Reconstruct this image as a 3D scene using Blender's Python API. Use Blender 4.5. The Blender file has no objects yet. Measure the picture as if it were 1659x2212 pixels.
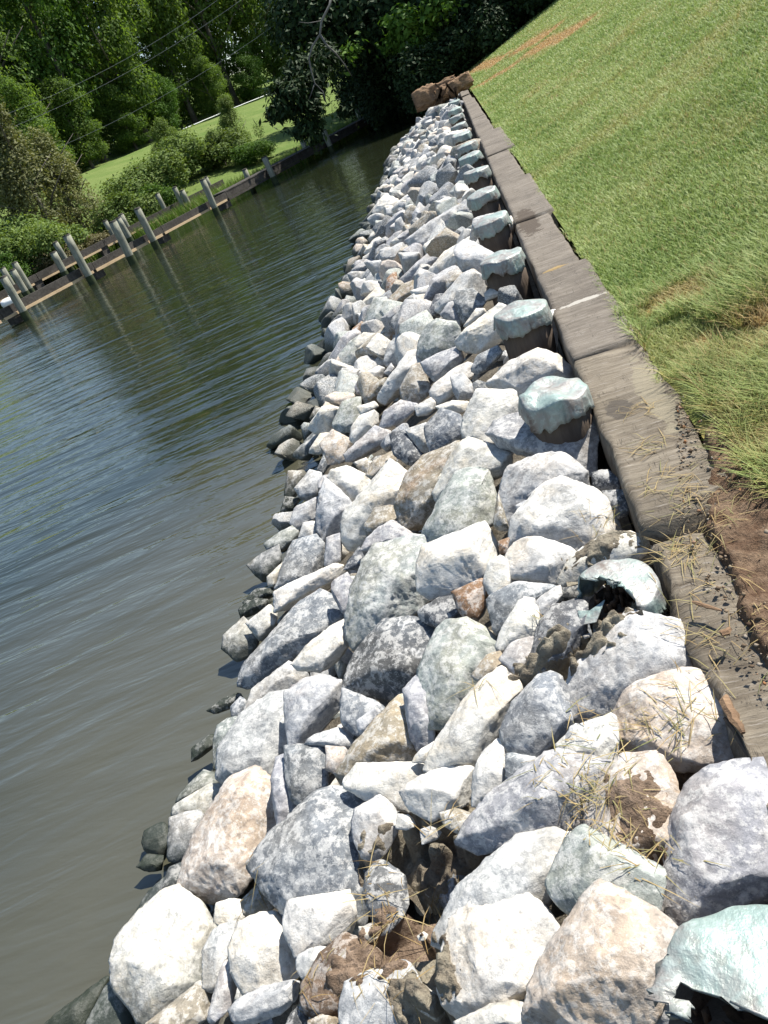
import bpy, bmesh, math, random
import numpy as np
from mathutils import Vector, Matrix, noise, Quaternion
R = math.radians
random.seed(7); rng = np.random.default_rng(7)
sc = bpy.context.scene; COL = sc.collection

# ------------------------------------------------------------------ camera
CAMP = np.array([0.0, 0.0, 2.6]); FPX = 1661.0; CX, CY = 829.5, 1106.0
def camera_axes(vp=(945.0, 85.0), roll=24.0):
    t = math.radians(roll)
    n = np.array([math.sin(t), math.cos(t)]); h = np.array([math.cos(t), -math.sin(t)])
    d = np.array([CX, CY]) - np.array(vp); dn = d @ n
    pitch = math.atan(dn / FPX); foot = np.array([CX, CY]) - dn * n
    yaw = math.atan(((np.array(vp) - foot) @ h) / math.hypot(FPX, dn))
    head = np.array([-math.sin(yaw), math.cos(yaw), 0]); right = np.array([math.cos(yaw), math.sin(yaw), 0]); up = np.array([0, 0, 1.0])
    fwd = head * math.cos(pitch) - up * math.sin(pitch); cu = head * math.sin(pitch) + up * math.cos(pitch)
    return fwd, right * h[0] - cu * n[0], right * h[1] - cu * n[1]
FWD, IMX, IMY = camera_axes()
cam = bpy.data.cameras.new('camera'); camo = bpy.data.objects.new('camera', cam); COL.objects.link(camo)
cam.sensor_fit = 'VERTICAL'; cam.sensor_height = 36.0; cam.sensor_width = 27.0; cam.lens = FPX / 2212 * 36.0
cam.clip_start = 0.05; cam.clip_end = 2000
m = Matrix.Identity(4)
for i in range(3):
    m[i][0] = IMX[i]; m[i][1] = -IMY[i]; m[i][2] = -FWD[i]; m[i][3] = CAMP[i]
camo.matrix_world = m; sc.camera = camo

# ------------------------------------------------------------------ light
SUN_AZ, SUN_EL = 52.0, 55.0        # azimuth from +Y toward +X
w = bpy.data.worlds.new('World'); sc.world = w; w.use_nodes = True
nt = w.node_tree; sky = nt.nodes.new('ShaderNodeTexSky'); sky.sky_type = 'NISHITA'; sky.sun_disc = False
sky.sun_elevation = R(SUN_EL); sky.sun_rotation = R(SUN_AZ); sky.air_density = 1.15; sky.dust_density = 0.2
bg = nt.nodes['Background']; nt.links.new(sky.outputs[0], bg.inputs[0]); bg.inputs[1].default_value = 0.088
sl = bpy.data.lights.new('sun', 'SUN'); sl.energy = 5.0; sl.angle = R(0.5); sl.color = (1.0, 0.955, 0.87)
so = bpy.data.objects.new('sun', sl); COL.objects.link(so)
sd = Vector((math.sin(R(SUN_AZ)) * math.cos(R(SUN_EL)), math.cos(R(SUN_AZ)) * math.cos(R(SUN_EL)), math.sin(R(SUN_EL))))
so.rotation_euler = sd.to_track_quat('Z', 'Y').to_euler(); so.location = (0, 0, 30)
sc.view_settings.view_transform = 'Standard'; sc.view_settings.look = 'None'
sc.view_settings.exposure = 0.95; sc.view_settings.gamma = 1.0
sc.render.engine = 'CYCLES'; sc.cycles.max_bounces = 5; sc.cycles.transparent_max_bounces = 6

# ------------------------------------------------------------------ helpers
def ray(px, py):
    v = FWD * FPX + IMX * (px - CX) + IMY * (py - CY); return v / np.linalg.norm(v)
def at(px, py, z):
    r = ray(px, py); return CAMP + r * ((z - CAMP[2]) / r[2])
def at_plane(px, py, p0, n):
    r = ray(px, py); return CAMP + r * (((p0 - CAMP) @ n) / (r @ n))
def tag(o, label, cat, group=None, kind=None):
    if label: o['label'] = label
    if cat: o['category'] = cat
    if group: o['group'] = group
    if kind: o['kind'] = kind
    return o
def empty(name, loc=(0, 0, 0), rz=0.0):
    o = bpy.data.objects.new(name, None); COL.objects.link(o); o.location = loc; o.rotation_euler = (0, 0, rz); o.empty_display_size = .1
    return o
def link(name, me, mat=None, parent=None, smooth=False):
    o = bpy.data.objects.new(name, me); COL.objects.link(o)
    if mat is not None and not me.materials: me.materials.append(mat)
    if smooth: me.polygons.foreach_set('use_smooth', np.ones(len(me.polygons), dtype=bool))
    if parent is not None: o.parent = parent
    return o
def np_mesh(name, verts, faces, attrs=None):
    """faces: (n,k) int array"""
    me = bpy.data.meshes.new(name); verts = np.asarray(verts, dtype=np.float32); faces = np.asarray(faces, dtype=np.int32)
    n, k = faces.shape
    me.vertices.add(len(verts)); me.vertices.foreach_set('co', verts.ravel())
    me.loops.add(n * k); me.loops.foreach_set('vertex_index', faces.ravel())
    me.polygons.add(n); me.polygons.foreach_set('loop_start', np.arange(n, dtype=np.int32) * k)
    me.polygons.foreach_set('loop_total', np.full(n, k, dtype=np.int32))
    me.update(calc_edges=True)
    if attrs:
        for an, av in attrs.items():
            a = me.attributes.new(an, 'FLOAT', 'POINT'); a.data.foreach_set('value', np.asarray(av, dtype=np.float32))
    return me
def bm_mesh(name, bm):
    me = bpy.data.meshes.new(name); bm.to_mesh(me); bm.free(); return me
def add_box(bm, c, s, rot=None):
    r = bmesh.ops.create_cube(bm, size=1.0)
    M = Matrix.Translation(Vector(c)) @ (rot.to_4x4() if rot is not None else Matrix.Identity(4)) @ Matrix.Diagonal((s[0], s[1], s[2], 1))
    bmesh.ops.transform(bm, matrix=M, verts=r['verts']); return r['verts']
def add_tube(bm, pts, radii, seg=8, cap=True):
    pts = [Vector(p) for p in pts]; rings = []
    for i, p in enumerate(pts):
        d = (pts[min(i + 1, len(pts) - 1)] - pts[max(i - 1, 0)]).normalized()
        a = d.orthogonal().normalized() if i == 0 else (rings_a - d * rings_a.dot(d)).normalized()
        rings_a = a; b = d.cross(a)
        r = radii[i] if hasattr(radii, '__len__') else radii
        rings.append([bm.verts.new(p + (a * math.cos(2 * math.pi * k / seg) + b * math.sin(2 * math.pi * k / seg)) * r) for k in range(seg)])
    for i in range(len(rings) - 1):
        for k in range(seg):
            bm.faces.new((rings[i][k], rings[i][(k + 1) % seg], rings[i + 1][(k + 1) % seg], rings[i + 1][k]))
    if cap:
        bm.faces.new(rings[0][::-1]); bm.faces.new(rings[-1])

# ------------------------------------------------------------------ node helpers
class NB:
    def __init__(s, name):
        s.m = bpy.data.materials.new(name); s.m.use_nodes = True; s.t = s.m.node_tree; s.b = s.t.nodes['Principled BSDF']
        s.out = s.t.nodes['Material Output']
    def n(s, typ, **kw):
        x = s.t.nodes.new(typ)
        for k, v in kw.items(): setattr(x, k, v)
        return x
    def l(s, a, b): s.t.links.new(a, b)
    def noise(s, vec, scale, detail=4, rough=.55, dist=0.0):
        x = s.n('ShaderNodeTexNoise'); x.inputs['Scale'].default_value = scale; x.inputs['Detail'].default_value = detail
        x.inputs['Roughness'].default_value = rough; x.inputs['Distortion'].default_value = dist
        if vec is not None: s.l(vec, x.inputs['Vector'])
        return x.outputs['Fac']
    def ramp(s, fac, stops):
        x = s.n('ShaderNodeValToRGB'); e = x.color_ramp.elements
        while len(e) < len(stops): e.new(0.5)
        for i, (p, c) in enumerate(stops):
            e[i].position = p; e[i].color = (c, c, c, 1) if not hasattr(c, '__len__') else (*c, 1)
        s.l(fac, x.inputs[0]); return x.outputs[0]
    def mix(s, fac, a, b, typ='MIX'):
        x = s.n('ShaderNodeMix', data_type='RGBA', blend_type=typ)
        for v, i in ((fac, 0), (a, 6), (b, 7)):
            if hasattr(v, 'is_linked') or hasattr(v, 'links'): s.l(v, x.inputs[i])
            elif i == 0: x.inputs[0].default_value = v
            else: x.inputs[i].default_value = (*v, 1)
        return x.outputs[2]
    def math(s, op, a, b=None, clamp=False):
        x = s.n('ShaderNodeMath', operation=op, use_clamp=clamp)
        for v, i in ((a, 0), (b, 1)):
            if v is None: continue
            if hasattr(v, 'links'): s.l(v, x.inputs[i])
            else: x.inputs[i].default_value = v
        return x.outputs[0]
    def bump(s, h, strength, dist=.02, normal=None):
        x = s.n('ShaderNodeBump'); x.inputs['Strength'].default_value = strength; x.inputs['Distance'].default_value = dist
        s.l(h, x.inputs['Height'])
        if normal is not None: s.l(normal, x.inputs['Normal'])
        return x.outputs[0]
    def coords(s, scale=(1, 1, 1), rot=(0, 0, 0), kind='pos'):
        if kind == 'pos': v = s.n('ShaderNodeNewGeometry').outputs['Position']
        else: v = s.n('ShaderNodeTexCoord').outputs['Object']
        mp = s.n('ShaderNodeMapping'); mp.inputs['Scale'].default_value = scale; mp.inputs['Rotation'].default_value = rot
        s.l(v, mp.inputs[0]); return mp.outputs[0]
    def base(s, c, rough=.9, normal=None, spec=.3):
        if hasattr(c, 'links'): s.l(c, s.b.inputs['Base Color'])
        else: s.b.inputs['Base Color'].default_value = (*c, 1)
        if hasattr(rough, 'links'): s.l(rough, s.b.inputs['Roughness'])
        else: s.b.inputs['Roughness'].default_value = rough
        s.b.inputs['Specular IOR Level'].default_value = spec
        if normal is not None: s.l(normal, s.b.inputs['Normal'])
        return s.m

def mat_rock():
    k = NB('riprap_stone'); oi = k.n('ShaderNodeObjectInfo'); geo = k.n('ShaderNodeNewGeometry')
    tc = k.n('ShaderNodeTexCoord'); add = k.n('ShaderNodeVectorMath', operation='ADD'); sc_ = k.n('ShaderNodeVectorMath', operation='SCALE')
    cmb = k.n('ShaderNodeCombineXYZ')
    for i in range(3): k.l(oi.outputs['Random'], cmb.inputs[i])
    k.l(cmb.outputs[0], sc_.inputs[0]); sc_.inputs['Scale'].default_value = 37.0
    k.l(tc.outputs['Object'], add.inputs[0]); k.l(sc_.outputs[0], add.inputs[1]); v = add.outputs[0]
    base = oi.outputs['Color']
    big = k.noise(v, 7.0, 7, .72, .8); fine = k.noise(v, 55.0, 6, .72); mid = k.noise(v, 21.0, 7, .74)
    c = k.mix(k.ramp(big, [(.38, 0), (.62, 1)]), k.mix(1.0, base, (.60, .61, .63), 'MULTIPLY'), base)
    wn = k.noise(v, 3.0, 4, .6, .5); c = k.mix(k.math('MULTIPLY', k.ramp(wn, [(.48, 0), (.62, 1)]), .55), c, k.mix(1.0, c, (1.12, .98, .80), 'MULTIPLY'))
    # pale dust and lime bloom
    dust = k.ramp(mid, [(.49, 0), (.55, 1)])
    c = k.mix(k.math('MULTIPLY', dust, .42), c, (.68, .66, .62))
    # dark mineral flecks
    c = k.mix(k.math('MULTIPLY', k.ramp(fine, [(.36, 1), (.46, 0)]), .55), c, k.mix(1.0, c, (.40, .43, .46), 'MULTIPLY'))
    c = k.mix(k.math('MULTIPLY', k.ramp(fine, [(.56, 0), (.68, 1)]), .5), c, (.70, .69, .66))
    # quartz veins
    vn = k.noise(v, 2.6, 3, .5, 1.2); vein = k.math('ABSOLUTE', k.math('SUBTRACT', vn, .5))
    vein = k.ramp(vein, [(.0, 1), (.012, 0)])
    c = k.mix(k.math('MULTIPLY', vein, k.math('MULTIPLY', k.ramp(big, [(.5, 0), (.6, 1)]), .6)), c, (.72, .71, .69))
    mp2 = k.n('ShaderNodeMapping'); mp2.inputs['Scale'].default_value = (5, 5, 30); mp2.inputs['Rotation'].default_value = (.5, .3, 0); k.l(v, mp2.inputs[0])
    strat = k.noise(mp2.outputs[0], 1.0, 5, .65, .6)
    c = k.mix(k.math('MULTIPLY', k.ramp(strat, [(.36, 1), (.47, 0)]), .5), c, k.mix(1.0, c, (.50, .50, .51), 'MULTIPLY'))
    # rust and soil stains where the noise says so, stronger on some stones
    rs = k.noise(v, 3.3, 5, .65, .4); rnd = oi.outputs['Random']
    thr = k.math('SUBTRACT', .80, k.math('MULTIPLY', oi.outputs['Alpha'], .34))
    stain = k.math('MULTIPLY', k.math('SUBTRACT', rs, thr), 4.5, True)
    c = k.mix(k.math('MULTIPLY', stain, .8), c, k.mix(fine, (.14, .085, .05), (.42, .29, .19)))
    # wet algae band at the water line
    sep = k.n('ShaderNodeSeparateXYZ'); k.l(geo.outputs['Position'], sep.inputs[0])
    wl = k.math('ADD', sep.outputs[2], k.math('MULTIPLY', k.math('SUBTRACT', mid, .5), .22))
    wet = k.ramp(wl, [(.12, 1), (.25, 0)])
    c = k.mix(k.math('MULTIPLY', wet, .9), c, (.028, .034, .024))
    rough = k.math('SUBTRACT', .92, k.math('MULTIPLY', wet, .5))
    bmp = k.bump(k.math('ADD', k.math('MULTIPLY', fine, .5), k.math('ADD', mid, k.math('MULTIPLY', strat, .6))), .42, .02)
    return k.base(c, rough, bmp, .25)

def mat_mud(name='mud', c1=(.15, .12, .09), c2=(.33, .295, .225)):
    k = NB(name); v = k.coords(kind='pos'); n1 = k.noise(v, 9, 6, .7); n2 = k.noise(v, 60, 5, .7)
    c = k.mix(k.ramp(n1, [(.35, 0), (.65, 1)]), c1, c2)
    c = k.mix(k.math('MULTIPLY', k.ramp(n2, [(.3, 1), (.5, 0)]), .5), c, tuple(x * .45 for x in c1))
    return k.base(c, .95, k.bump(k.math('ADD', n1, n2), .8, .03), .1)

def mat_wood(name, c1, c2, scale=(6, 6, 60), bump=.5, dark=(.03, .025, .02), kind='obj'):
    """grain stretched along the axis with the smallest scale"""
    k = NB(name); v = k.coords(scale=scale, kind=kind); g = k.noise(v, 1.0, 8, .7, .3); v2 = k.coords(kind=kind); b = k.noise(v2, 2.6, 5, .6)
    c = k.mix(k.ramp(g, [(.3, 0), (.7, 1)]), c1, c2)
    c = k.mix(k.math('MULTIPLY', k.ramp(b, [(.45, 0), (.7, 1)]), .55), c, tuple((a + d) / 2.6 for a, d in zip(c1, dark)))
    c = k.mix(k.math('MULTIPLY', k.ramp(g, [(.28, 1), (.38, 0)]), .8), c, dark)
    return k.base(c, .88, k.bump(g, bump, .02), .2)

def mat_copper():
    k = NB('verdigris_copper'); oi = k.n('ShaderNodeObjectInfo')
    v = k.coords(kind='pos'); n1 = k.noise(v, 6, 5, .65, .5); n2 = k.noise(v, 30, 4, .6)
    c = k.mix(k.ramp(n1, [(.42, 0), (.60, 1)]), (.27, .255, .24), (.25, .325, .30))
    c = k.mix(k.math('MULTIPLY', k.ramp(n2, [(.5, 0), (.66, 1)]), .5), c, (.40, .475, .45))
    c = k.mix(k.math('MULTIPLY', k.ramp(n1, [(.32, 1), (.40, 0)]), .8), c, (.13, .095, .075)); n4 = k.noise(k.coords(scale=(30, 30, 3)), 1.0, 4, .6); c = k.mix(k.math('MULTIPLY', k.ramp(n4, [(.55, 0), (.68, 1)]), .5), c, (.19, .17, .15))
    m_ = k.base(c, k.math('ADD', .38, k.math('MULTIPLY', n2, .3)), k.bump(k.math('ADD', n2, n1), .6, .012), .5); k.b.inputs['Metallic'].default_value = .25; return m_

def mat_leaf(name, cols, trans=.35, rough=.7):
    k = NB(name); geo = k.n('ShaderNodeNewGeometry'); oi = k.n('ShaderNodeObjectInfo')
    r = geo.outputs['Random Per Island']
    v = k.coords(kind='pos'); nn = k.noise(v, .55, 3, .6)
    stops = [(i / max(1, len(cols) - 1), c) for i, c in enumerate(cols)]
    f = k.math('ADD', k.math('MULTIPLY', r, .55), k.math('MULTIPLY', k.ramp(nn, [(.3, 0), (.7, 1)]), .45), True)
    c = k.ramp(f, stops)
    hsv = k.n('ShaderNodeHueSaturation'); k.l(c, hsv.inputs['Color'])
    k.l(k.math('ADD', .85, k.math('MULTIPLY', oi.outputs['Random'], .3)), hsv.inputs['Value']); c = hsv.outputs[0]
    k.base(c, rough, None, .25)
    tr = k.n('ShaderNodeBsdfTranslucent'); k.l(k.mix(1.0, c, (1.0, 1.0, .45), 'MULTIPLY'), tr.inputs[0])
    mx = k.n('ShaderNodeMixShader'); mx.inputs[0].default_value = trans
    k.l(k.b.outputs[0], mx.inputs[1]); k.l(tr.outputs[0], mx.inputs[2]); k.l(mx.outputs[0], k.out.inputs[0]); return k.m

def mat_water():
    k = NB('murky_water'); pos = k.n('ShaderNodeNewGeometry').outputs['Position']
    def wv(scale, rot):
        mp = k.n('ShaderNodeMapping'); mp.vector_type = 'POINT'
        ro = k.n('ShaderNodeVectorRotate'); ro.rotation_type = 'Z_AXIS'; ro.inputs['Angle'].default_value = R(rot); k.l(pos, ro.inputs['Vector'])
        k.l(ro.outputs[0], mp.inputs[0]); mp.inputs['Scale'].default_value = scale; return mp.outputs[0]
    # crests run along the rotated x axis
    a = k.noise(wv((.9, 4.2, 1), WAVE_ROT), 1.0, 3, .5, .35)
    b = k.noise(wv((3.4, 11., 1), WAVE_ROT + 14), 1.0, 3, .55, .3)
    c = k.noise(wv((.16, .9, 1), WAVE_ROT - 9), 1.0, 2, .5, .2)
    d = k.noise(wv((9, 26, 1), WAVE_ROT - 20), 1.0, 2, .5, .2)
    h = k.math('ADD', k.math('ADD', k.math('MULTIPLY', a, .034), k.math('MULTIPLY', b, .0055)), k.math('ADD', k.math('MULTIPLY', c, .060), k.math('MULTIPLY', d, .0006)))
    bp = k.bump(h, 1.0, 1.0)
    silt = k.noise(wv((.5, .9, 1), 10), 1.0, 3, .5)
    col = k.mix(silt, (.056, .055, .036), (.076, .072, .050))
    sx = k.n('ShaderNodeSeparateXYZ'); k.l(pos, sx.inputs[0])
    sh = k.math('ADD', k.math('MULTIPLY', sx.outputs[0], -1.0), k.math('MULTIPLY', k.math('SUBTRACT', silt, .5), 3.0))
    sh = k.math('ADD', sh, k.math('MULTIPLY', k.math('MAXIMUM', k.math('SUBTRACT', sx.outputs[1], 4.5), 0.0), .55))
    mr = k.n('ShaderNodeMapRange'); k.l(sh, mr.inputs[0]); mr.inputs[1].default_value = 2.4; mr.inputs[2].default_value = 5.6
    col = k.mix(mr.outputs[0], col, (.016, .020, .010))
    k.base(col, .03, bp, .5); k.b.inputs['IOR'].default_value = 1.72; return k.m
WAVE_ROT = -15.0

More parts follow.
